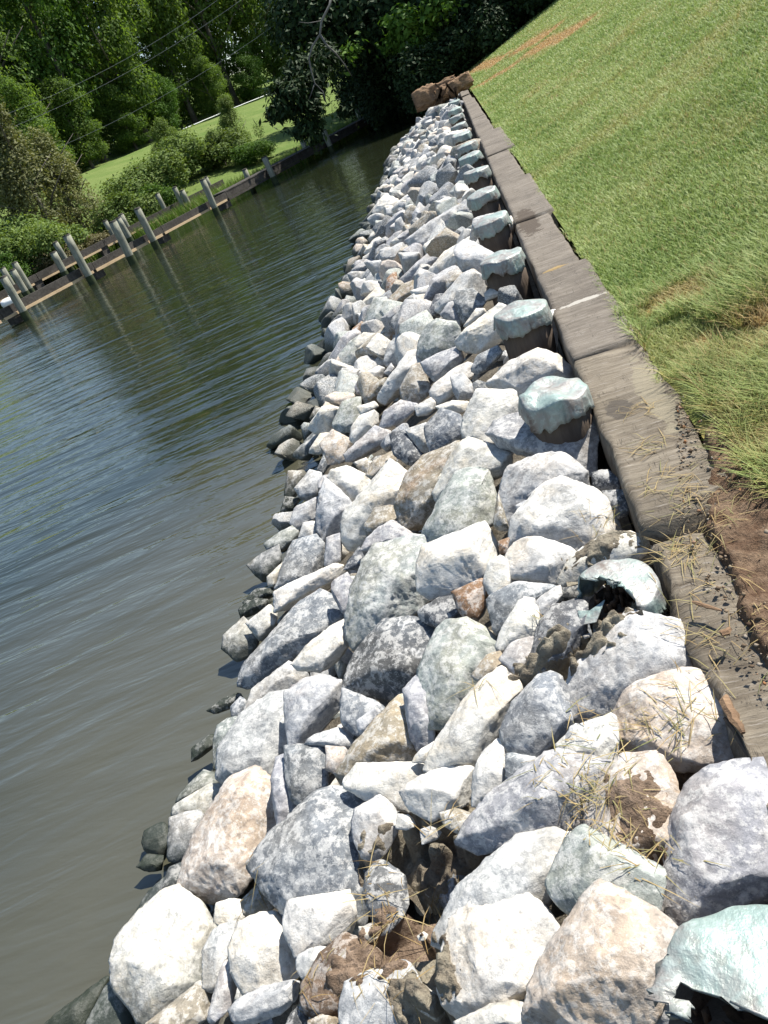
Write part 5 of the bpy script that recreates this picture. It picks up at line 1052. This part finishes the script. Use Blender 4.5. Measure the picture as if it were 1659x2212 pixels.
# big shade trees past the end of the lawn and over the creek
OT = tag(empty('overhanging_tree', (1.5, 47, .6)), 'huge dark tree leaning over the creek with drooping sprays and a bare grey limb', 'tree')
def lobes_px(spec): return [(tuple(on_y(px, py, y) - np.array([1.5, 47, .6])), (r, r, r * .75)) for px, py, y, r in spec]
ol = lobes_px([(650, 40, 42, 2.0), (690, 40, 42, 2.4), (800, 30, 42, 2.8), (860, 90, 43, 2.3), (900, 20, 43, 2.6), (880, 180, 44, 2.0), (830, 215, 46, 1.8),
               (920, 130, 45, 2.2), (990, 60, 46, 2.8), (1050, 20, 48, 3.0), (700, -60, 44, 3.5), (850, -80, 45, 4.0), (1000, -70, 48, 4.0), (760, 20, 45, 3.0), (930, 190, 47, 1.6), (800, 140, 47, 1.4)])
me = np_mesh('crown', *leaf_cloud(ol, 34000, .30, 77, .45, .8, .34, .5)); link('crown', me, L_SHADED, OT)
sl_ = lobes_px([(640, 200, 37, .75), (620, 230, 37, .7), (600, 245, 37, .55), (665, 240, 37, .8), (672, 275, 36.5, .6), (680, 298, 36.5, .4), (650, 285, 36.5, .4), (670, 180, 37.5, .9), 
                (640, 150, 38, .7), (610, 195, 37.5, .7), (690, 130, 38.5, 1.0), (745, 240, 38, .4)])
me = np_mesh('spray', *leaf_cloud(sl_, 6500, .30, 79, .2, 1.5, .40, 1.1, 2.8)); link('spray', me, L_SHADED, OT)
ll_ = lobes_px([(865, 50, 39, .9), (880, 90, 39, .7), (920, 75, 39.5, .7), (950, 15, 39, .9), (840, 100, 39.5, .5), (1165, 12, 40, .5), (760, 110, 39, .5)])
me = np_mesh('sun_tinted_spray', *leaf_cloud(ll_, 2200, .26, 83, .2, .8, .40, 1.1)); o = link('sun_tinted_spray', me, L_BRIGHT, OT); o['label'] = 'bright green leaves, sunlight put into their colour'  # brighter leaf colour stands in for sunlight on these sprays
bm = bmesh.new()
def limb(pp, r0, r1):
    pts = [on_y(x * .5, y * .5, yy) - np.array([1.5, 47, .6]) for x, y, yy in pp]; n_ = len(pts); add_tube(bm, pts, [r0 + (r1 - r0) * q / (n_ - 1) for q in range(n_)], 7)
limb([(1440, -60, 37), (1425, 20, 36.6), (1390, 90, 36.3), (1382, 150, 36.2), (1350, 200, 36.1), (1335, 250, 36), (1345, 310, 36), (1360, 360, 36), (1395, 395, 36), (1412, 450, 36)], .06, .014)
limb([(1382, 150, 36.2), (1415, 200, 36.2), (1450, 230, 36.4), (1490, 280, 36.6), (1520, 330, 37)], .05, .015)
limb([(1360, 360, 36), (1348, 395, 36), (1335, 430, 36)], .025, .01); limb([(1390, 90, 36.3), (1330, 100, 36.3), (1290, 95, 36.3)], .02, .008)
link('bare_limb', bm_mesh('bare_limb', bm), mat_wood('grey_limb', (.10, .095, .09), (.21, .20, .185), (9, 9, 9), .4), OT, True)
link('trunk', trunk_mesh(13, .5, 4, 7, -.25), M_BARK, OT, True)
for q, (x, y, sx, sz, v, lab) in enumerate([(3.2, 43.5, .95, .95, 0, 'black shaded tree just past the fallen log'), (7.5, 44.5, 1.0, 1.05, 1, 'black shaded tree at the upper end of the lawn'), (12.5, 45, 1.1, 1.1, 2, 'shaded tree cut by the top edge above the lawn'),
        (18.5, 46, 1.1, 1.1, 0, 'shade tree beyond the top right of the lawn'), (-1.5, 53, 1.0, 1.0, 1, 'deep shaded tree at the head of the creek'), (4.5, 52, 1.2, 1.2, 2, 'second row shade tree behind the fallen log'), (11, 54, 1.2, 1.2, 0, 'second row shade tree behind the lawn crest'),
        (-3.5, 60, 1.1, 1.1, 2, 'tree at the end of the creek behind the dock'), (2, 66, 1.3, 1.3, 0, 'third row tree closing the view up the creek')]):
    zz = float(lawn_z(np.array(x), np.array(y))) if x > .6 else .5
    plant('shade_tree', lab, 'tree', (x, y, zz - .8), 'broad', v, L_SHADED, sx, sz, 'dark shade trees past the lawn', q * 1.1)
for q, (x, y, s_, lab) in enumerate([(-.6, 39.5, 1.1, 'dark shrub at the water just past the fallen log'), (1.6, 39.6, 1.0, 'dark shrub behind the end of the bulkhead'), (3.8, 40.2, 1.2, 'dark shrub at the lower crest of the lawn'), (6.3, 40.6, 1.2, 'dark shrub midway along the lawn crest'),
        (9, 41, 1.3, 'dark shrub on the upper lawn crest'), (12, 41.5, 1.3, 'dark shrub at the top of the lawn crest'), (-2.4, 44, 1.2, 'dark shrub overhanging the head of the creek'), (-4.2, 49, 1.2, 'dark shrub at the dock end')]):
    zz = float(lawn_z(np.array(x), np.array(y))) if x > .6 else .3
    plant('shade_shrub', lab, 'shrub', (x, y, zz - .5), 'shrub', q % 3, L_SHADED, s_ * 1.3, s_ * 1.25, 'dark shrubs along the lawn crest', q)

# utility wires, white edging on the far lawn
M_WIRE = NB('wire').base((.32, .33, .33), .5)
for (a, b, lab) in (((-60, 272), (470, 0), 'uppermost of the three thin utility wires before the far woods'), ((-40, 300), (540, -14), 'middle of the three thin utility wires before the far woods'), ((60, 345), (640, 20), 'lowest and faintest of the three utility wires before the far woods')):
    pa = CAMP + ray(*a) * 52; pb = CAMP + ray(*b) * 50; bm = bmesh.new()
    pts = [pa + (pb - pa) * t + np.array([0, 0, -.5 * (1 - (2 * t - 1) ** 2)]) for t in np.linspace(0, 1, 14)]
    add_tube(bm, pts, .007, 5); tag(link('utility_wire', bm_mesh('utility_wire', bm), M_WIRE), lab, 'wire', 'utility wires across the far woods')
bm = bmesh.new(); pts = []
for t in np.linspace(0, 1, 30):
    x, y, z = far_spot(398 + (640 - 398) * t, 283 + (150 - 283) * t, 28.5); pts.append((x, y, z + .22))
add_tube(bm, pts, .035, 6); tag(link('white_edging', bm_mesh('white_edging', bm), M_PLASTIC), 'thin white edging line along the top of the far lawn', 'edging')

# ------------------------------------------------------------------ grass
def blades(name, P, H, Wd, lean, mat, seed, extra=None):
    rs = np.random.default_rng(seed); n_ = len(P); th = rs.uniform(0, 2 * np.pi, n_); d = np.stack([np.cos(th), np.sin(th), th * 0], 1); sdv = np.stack([-np.sin(th), np.cos(th), th * 0], 1)
    ln = (lean * (.4 + 1.2 * rs.random(n_)) * H)[:, None]; up = np.array([0, 0, 1.0]); Hc = H[:, None]; W2 = Wd[:, None]
    A = P - sdv * W2 * .5; B = P + sdv * W2 * .5; M1 = P + up * Hc * .6 + d * ln * .35; C_ = M1 + sdv * W2 * .4; D_ = M1 - sdv * W2 * .4; T = P + up * Hc * .95 + d * ln
    v = np.stack([A, B, C_, D_, T], 1).reshape(-1, 3); b = np.arange(n_)[:, None] * 5
    f = np.concatenate([b + np.array([0, 1, 2]), b + np.array([0, 2, 3]), b + np.array([3, 2, 4])])
    return np_mesh(name, v, f, {k_: np.repeat(a, 5) for k_, a in (extra or {}).items()})
def mat_grass(name, greens, dryc):
    k = NB(name); geo = k.n('ShaderNodeNewGeometry'); r = geo.outputs['Random Per Island']; v = k.coords(); n_ = k.noise(v, .8, 4, .6); n3 = k.noise(v, 5, 3, .6)
    f = k.math('ADD', k.math('MULTIPLY', r, .38), k.math('ADD', k.math('MULTIPLY', k.ramp(n_, [(.36, 0), (.64, 1)]), .36), k.math('MULTIPLY', n3, .26)), True)
    c = k.ramp(f, [(0, greens[0]), (.5, greens[1]), (1, greens[2])]); a = k.n('ShaderNodeAttribute', attribute_name='dry')
    c = k.mix(k.math('MULTIPLY', a.outputs['Fac'], 1.0, True), c, k.ramp(r, [(0, dryc[0]), (1, dryc[1])])); k.base(c, .6, None, .3)
    tr = k.n('ShaderNodeBsdfTranslucent'); k.l(c, tr.inputs[0]); mx = k.n('ShaderNodeMixShader'); mx.inputs[0].default_value = .3
    k.l(k.b.outputs[0], mx.inputs[1]); k.l(tr.outputs[0], mx.inputs[2]); k.l(mx.outputs[0], k.out.inputs[0]); return k.m
M_GRASS = mat_grass('lawn_grass', [(.095, .18, .032), (.25, .325, .088), (.46, .485, .22)], [(.30, .19, .07), (.48, .37, .17)])
gs = np.random.default_rng(3); N = 620000
yy = .9 * (39 / .9) ** (gs.random(N)); xx = .50 + (yy * .50 + .9) * gs.random(N)
soil = soil_mask(xx, yy); dry = np.clip(dry_mask(xx, yy), 0, 1.3)
keep = gs.random(N) > soil * 1.05 ; keep &= ~((xx < .56) & (yy > 3.2) & (gs.random(N) > .5))
edge_in = .555 + .16 * (fbm(yy, yy * 0, 1.3, 77) - .5) + .02; keep &= (xx > np.where(yy < 3.3, .60, edge_in - .05))
xx, yy, soil, dry = xx[keep], yy[keep], soil[keep], dry[keep]
dist = np.hypot(xx, yy); long_ = np.clip((4.6 - yy) / 1.0, 0, 1) * (fbm(xx, yy, 2.6, 41) > .40)
Hh = (.024 + .014 * gs.random(len(xx))) * (1 + .025 * dist) + long_ * (.03 + .075 * gs.random(len(xx)))
Hh *= np.where(dry > .6, .7, 1); Wd = .0024 + .00058 * dist
P = np.stack([xx, yy, lawn_z(xx, yy) - .004], 1)
dd = np.clip(dry * .8 + soil * .6 + (gs.random(len(xx)) < .05) * .8 + long_ * (gs.random(len(xx)) < .10) * .7, 0, 1)
tag(link('lawn_grass', blades('lawn_grass', P, Hh, Wd, .95, M_GRASS, 5, {'dry': dd}), M_GRASS), 'mown sunlit lawn grass with dry patches beside the timber bulkhead', 'grass', None, 'stuff')
# marsh grass along the far shore
ms = np.random.default_rng(9); N = 26000; l_ = ms.uniform(8, 34, N); s_ = shore_s(l_) + ms.uniform(-.9, 2.6, N)
P = np.stack([DA[0] + l_ * DD[0] + s_ * DN[0], DA[1] + l_ * DD[1] + s_ * DN[1], np.maximum(-.1, 0 * l_)], 1); P[:, 2] = np.maximum(far_z(P[:, 0], P[:, 1]), -.15)
M_MARSH = mat_grass('marsh_grass', [(.06, .12, .012), (.11, .19, .022), (.17, .25, .04)], [(.25, .2, .09), (.35, .28, .14)])
tag(link('marsh_grass', blades('marsh_grass', P, .45 + .4 * ms.random(N), np.full(N, .03), .3, M_MARSH, 6, {'dry': (ms.random(N) < .1) * .8}), M_MARSH), 'bright green marsh grass at the water behind the dock', 'marsh grass', None, 'stuff')

# ------------------------------------------------------------------ mud and straw lying on the stones
bpy.context.view_layer.update(); DG = bpy.context.evaluated_depsgraph_get()
def drop(x, y):
    ok, loc, nrm, _, ob, _ = sc.ray_cast(DG, Vector((x, y, 2.2)), Vector((0, 0, -1)), distance=4); return loc.z if ok else 0.0
def crop_xy(crop, x, y, z):
    ox, oy, sz = CROPS[crop]; s = sz / 1659.0 / 1.157335; return at(ox / 1.157335 + x * s, oy / 1.157335 + y * s, z)
MUD = [('B', 1130, 620, .19, .13, .045, M_MUD, 'lumpy grey mud patch between the boulders near bottom centre'), ('E', 1110, 600, .20, .07, .05, M_MUD, 'crumbly grey mud strip beside the dark blue grey slab'),
       ('B', 950, 1180, .20, .10, .04, M_SOIL, 'brown soil lump full of straw near bottom centre'), ('B', 1100, 1420, .10, .10, .04, M_MUD, 'olive mud pocket at the bottom edge'),
       ('C', 800, 260, .08, .10, .015, M_SOIL, 'brown mud smear on the muddy tan boulder'), ('C', 1100, 90, .06, .12, .03, M_SOIL, 'dark clod of soil wedged beside the rose and tan boulder'), ('E', 700, 970, .05, .14, .03, M_MUD, 'grey mud wedge below the long cream boulder'),
       ('H', 1250, 1110, .13, .06, .02, M_MUD, 'gravelly grit on the flat white rock')]
for crop, px, py, rx, ry, ht, mt, lab in MUD:
    c = crop_xy(crop, px, py, .75); c = crop_xy(crop, px, py, drop(c[0], c[1])); c = crop_xy(crop, px, py, drop(c[0], c[1])); n_ = 56
    V = []
    for a in range(n_):
        for b in range(n_):
            u, v_ = (a / (n_ - 1) * 2 - 1), (b / (n_ - 1) * 2 - 1); x = c[0] + u * rx * 1.2; y = c[1] + v_ * ry * 1.2; z = drop(x, y)
            rr_ = math.hypot(u, v_) + .55 * noise.noise(Vector((x * 14, y * 14, 3))) + .5 * noise.noise(Vector((x * 45, y * 45, 5))) + .35 * noise.noise(Vector((x * 120, y * 120, 7))); fall = max(-.7, min(1.0, (.92 - rr_) * 2.2 + .5 * noise.noise(Vector((x * 40, y * 40, 9)))))
            lump = noise.noise(Vector((x * 30, y * 30, 1))) * .5 + abs(noise.noise(Vector((x * 55, y * 55, 2)))) * .6
            V.append((x, y, min(z, c[2] + .12) + ht * fall * (.6 + lump) - .006))
    V = np.array(V); Zg = V[:, 2].reshape(n_, n_)
    Zg = np.clip(Zg, c[2] - .10, c[2] + .14)
    for _ in range(2):
        Pd = np.pad(Zg, 1, mode='edge'); Zg = .5 * Zg + .125 * (Pd[:-2, 1:-1] + Pd[2:, 1:-1] + Pd[1:-1, :-2] + Pd[1:-1, 2:])
    V[:, 2] = Zg.ravel()
    i = np.arange(n_ * n_).reshape(n_, n_); f = np.stack([i[:-1, :-1].ravel(), i[1:, :-1].ravel(), i[1:, 1:].ravel(), i[:-1, 1:].ravel()], 1)
    ctr = np.array([c[0], c[1], c[2]]); o = link('mud_patch', np_mesh('mud_patch', V - ctr, f), mt, None, True); o.location = ctr; tag(o, lab, 'mud', 'mud patches on the riprap')
def stick(label, mat, crop, a, b, r0, r1, z):
    pa = crop_xy(crop, *a, z); pb = crop_xy(crop, *b, z); c = (pa + pb) / 2; bm = bmesh.new(); pts = []
    for t in np.linspace(0, 1, 7):
        q = pa + (pb - pa) * t - c; n3 = noise.noise_vector(Vector((t * 3, a[0], 1))); pts.append((q[0] + n3.x * r0 * .8, q[1] + n3.y * r0 * .8, q[2] + n3.z * r0 * .5))
    add_tube(bm, pts, [r1, r0, r0 * .9, r0, r0 * .8, r0 * .7, r1], 6); o = link('wood_splinter', bm_mesh('wood_splinter', bm), mat); o.location = c; o.scale = (1, 1, .8)
    tag(o, label, 'wood splinter', 'broken timber splinters')
stick('thick reddish splinter leaning off the rotten timber edge at the right', M_LOG, 'Z', (1395, 1010), (1515, 1230), .016, .006, .985)
stick('long grey splinter hanging beside the rose and tan boulder', M_PILE, 'Z', (1415, 1140), (1560, 1370), .009, .004, .96)
stick('short brown stick lying across the dirty timber above the grit', M_LOG, 'Z', (1225, 470), (1390, 525), .007, .003, 1.015)
stick('small orange brown chip on the soil at the right', M_LOG, 'Z', (1385, 660), (1455, 620), .011, .007, 1.03)
cc_ = crop_xy('Z', 662, 560, .93); bm = bmesh.new(); vs_ = [bm.verts.new(q) for q in ((-.05, -.02, 0), (.0, -.035, .01), (.045, .03, .035), (-.01, .02, .015), (-.045, .015, .03))]
bm.faces.new((vs_[0], vs_[1], vs_[3])); bm.faces.new((vs_[1], vs_[2], vs_[3])); bm.faces.new((vs_[0], vs_[3], vs_[4]))
o = link('copper_scrap', bm_mesh('copper_scrap', bm), M_COPPER); o.location = cc_; o.modifiers.new('thickness', 'SOLIDIFY').thickness = .003
tag(o, 'small bent copper scrap lying below the torn cap', 'metal scrap')
STRAW = [('B', 1000, 1000, .16, 110), ('B', 900, 1190, .16, 90), ('B', 1060, 1260, .10, 60), ('B', 1320, 640, .08, 40), ('C', 600, 130, .10, 60), ('C', 760, 430, .07, 25), ('C', 560, 300, .12, 50), ('C', 800, 600, .12, 40), ('C', 420, 380, .10, 50), ('C', 1110, 90, .09, 60),
         ('E', 1380, 1390, .12, 60), ('H', 1250, 1090, .10, 50), ('H', 1260, 900, .08, 25), ('E', 920, 350, .05, 15), ('E', 620, 1090, .05, 15), ('N', 950, 960, .10, 40), ('N', 900, 750, .10, 40), ('N', 1100, 1150, .12, 60), ('N', 1150, 1500, .15, 90), ('N', 1300, 1300, .2, 120), ('Z', 1300, 500, .2, 70), ('Z', 1500, 900, .2, 60), ('Z', 1120, 150, .1, 60), ('A', 1300, 700, .1, 20), ('B', 480, 1500, .12, 30)]
V = []; F = []; ss = random.Random(11)
for crop, px, py, r, n_ in STRAW:
    c = crop_xy(crop, px, py, .85); c = crop_xy(crop, px, py, drop(c[0], c[1]))
    for q in range(int(n_ * .75)):
        th = ss.uniform(0, 6.28); d = r * .85 * math.sqrt(ss.random()); x = c[0] + d * math.cos(th); y = c[1] + d * math.sin(th)
        L = ss.uniform(.03, .13); a = ss.uniform(0, 6.28); x2 = x + L * math.cos(a); y2 = y + L * math.sin(a); z1_ = drop(x, y) + .004; z2_ = drop(x2, y2) + .006
        if abs(z1_ - z2_) > L: z2_ = z1_ + ss.uniform(-.02, .03)
        w_ = ss.uniform(.0006, .0015); nx, ny = -math.sin(a) * w_, math.cos(a) * w_; zm = max((z1_ + z2_) / 2 + ss.uniform(0, .012), (z1_ + z2_) / 2); xm, ym = (x + x2) / 2, (y + y2) / 2
        o_ = len(V); V += [(x - nx, y - ny, z1_), (x + nx, y + ny, z1_), (xm + nx, ym + ny, zm), (xm - nx, ym - ny, zm), (x2, y2, z2_)]
        F += [(o_, o_ + 1, o_ + 2), (o_, o_ + 2, o_ + 3), (o_ + 3, o_ + 2, o_ + 4)]
M_STRAW = mat_leaf('straw', [(.10, .055, .02), (.24, .16, .065), (.36, .28, .14), (.10, .13, .035)], .2)
tag(link('straw_litter', np_mesh('straw_litter', np.array(V), np.array(F)), M_STRAW), 'dry straw and torn grass scattered over the near rocks and soil', 'straw', None, 'stuff')
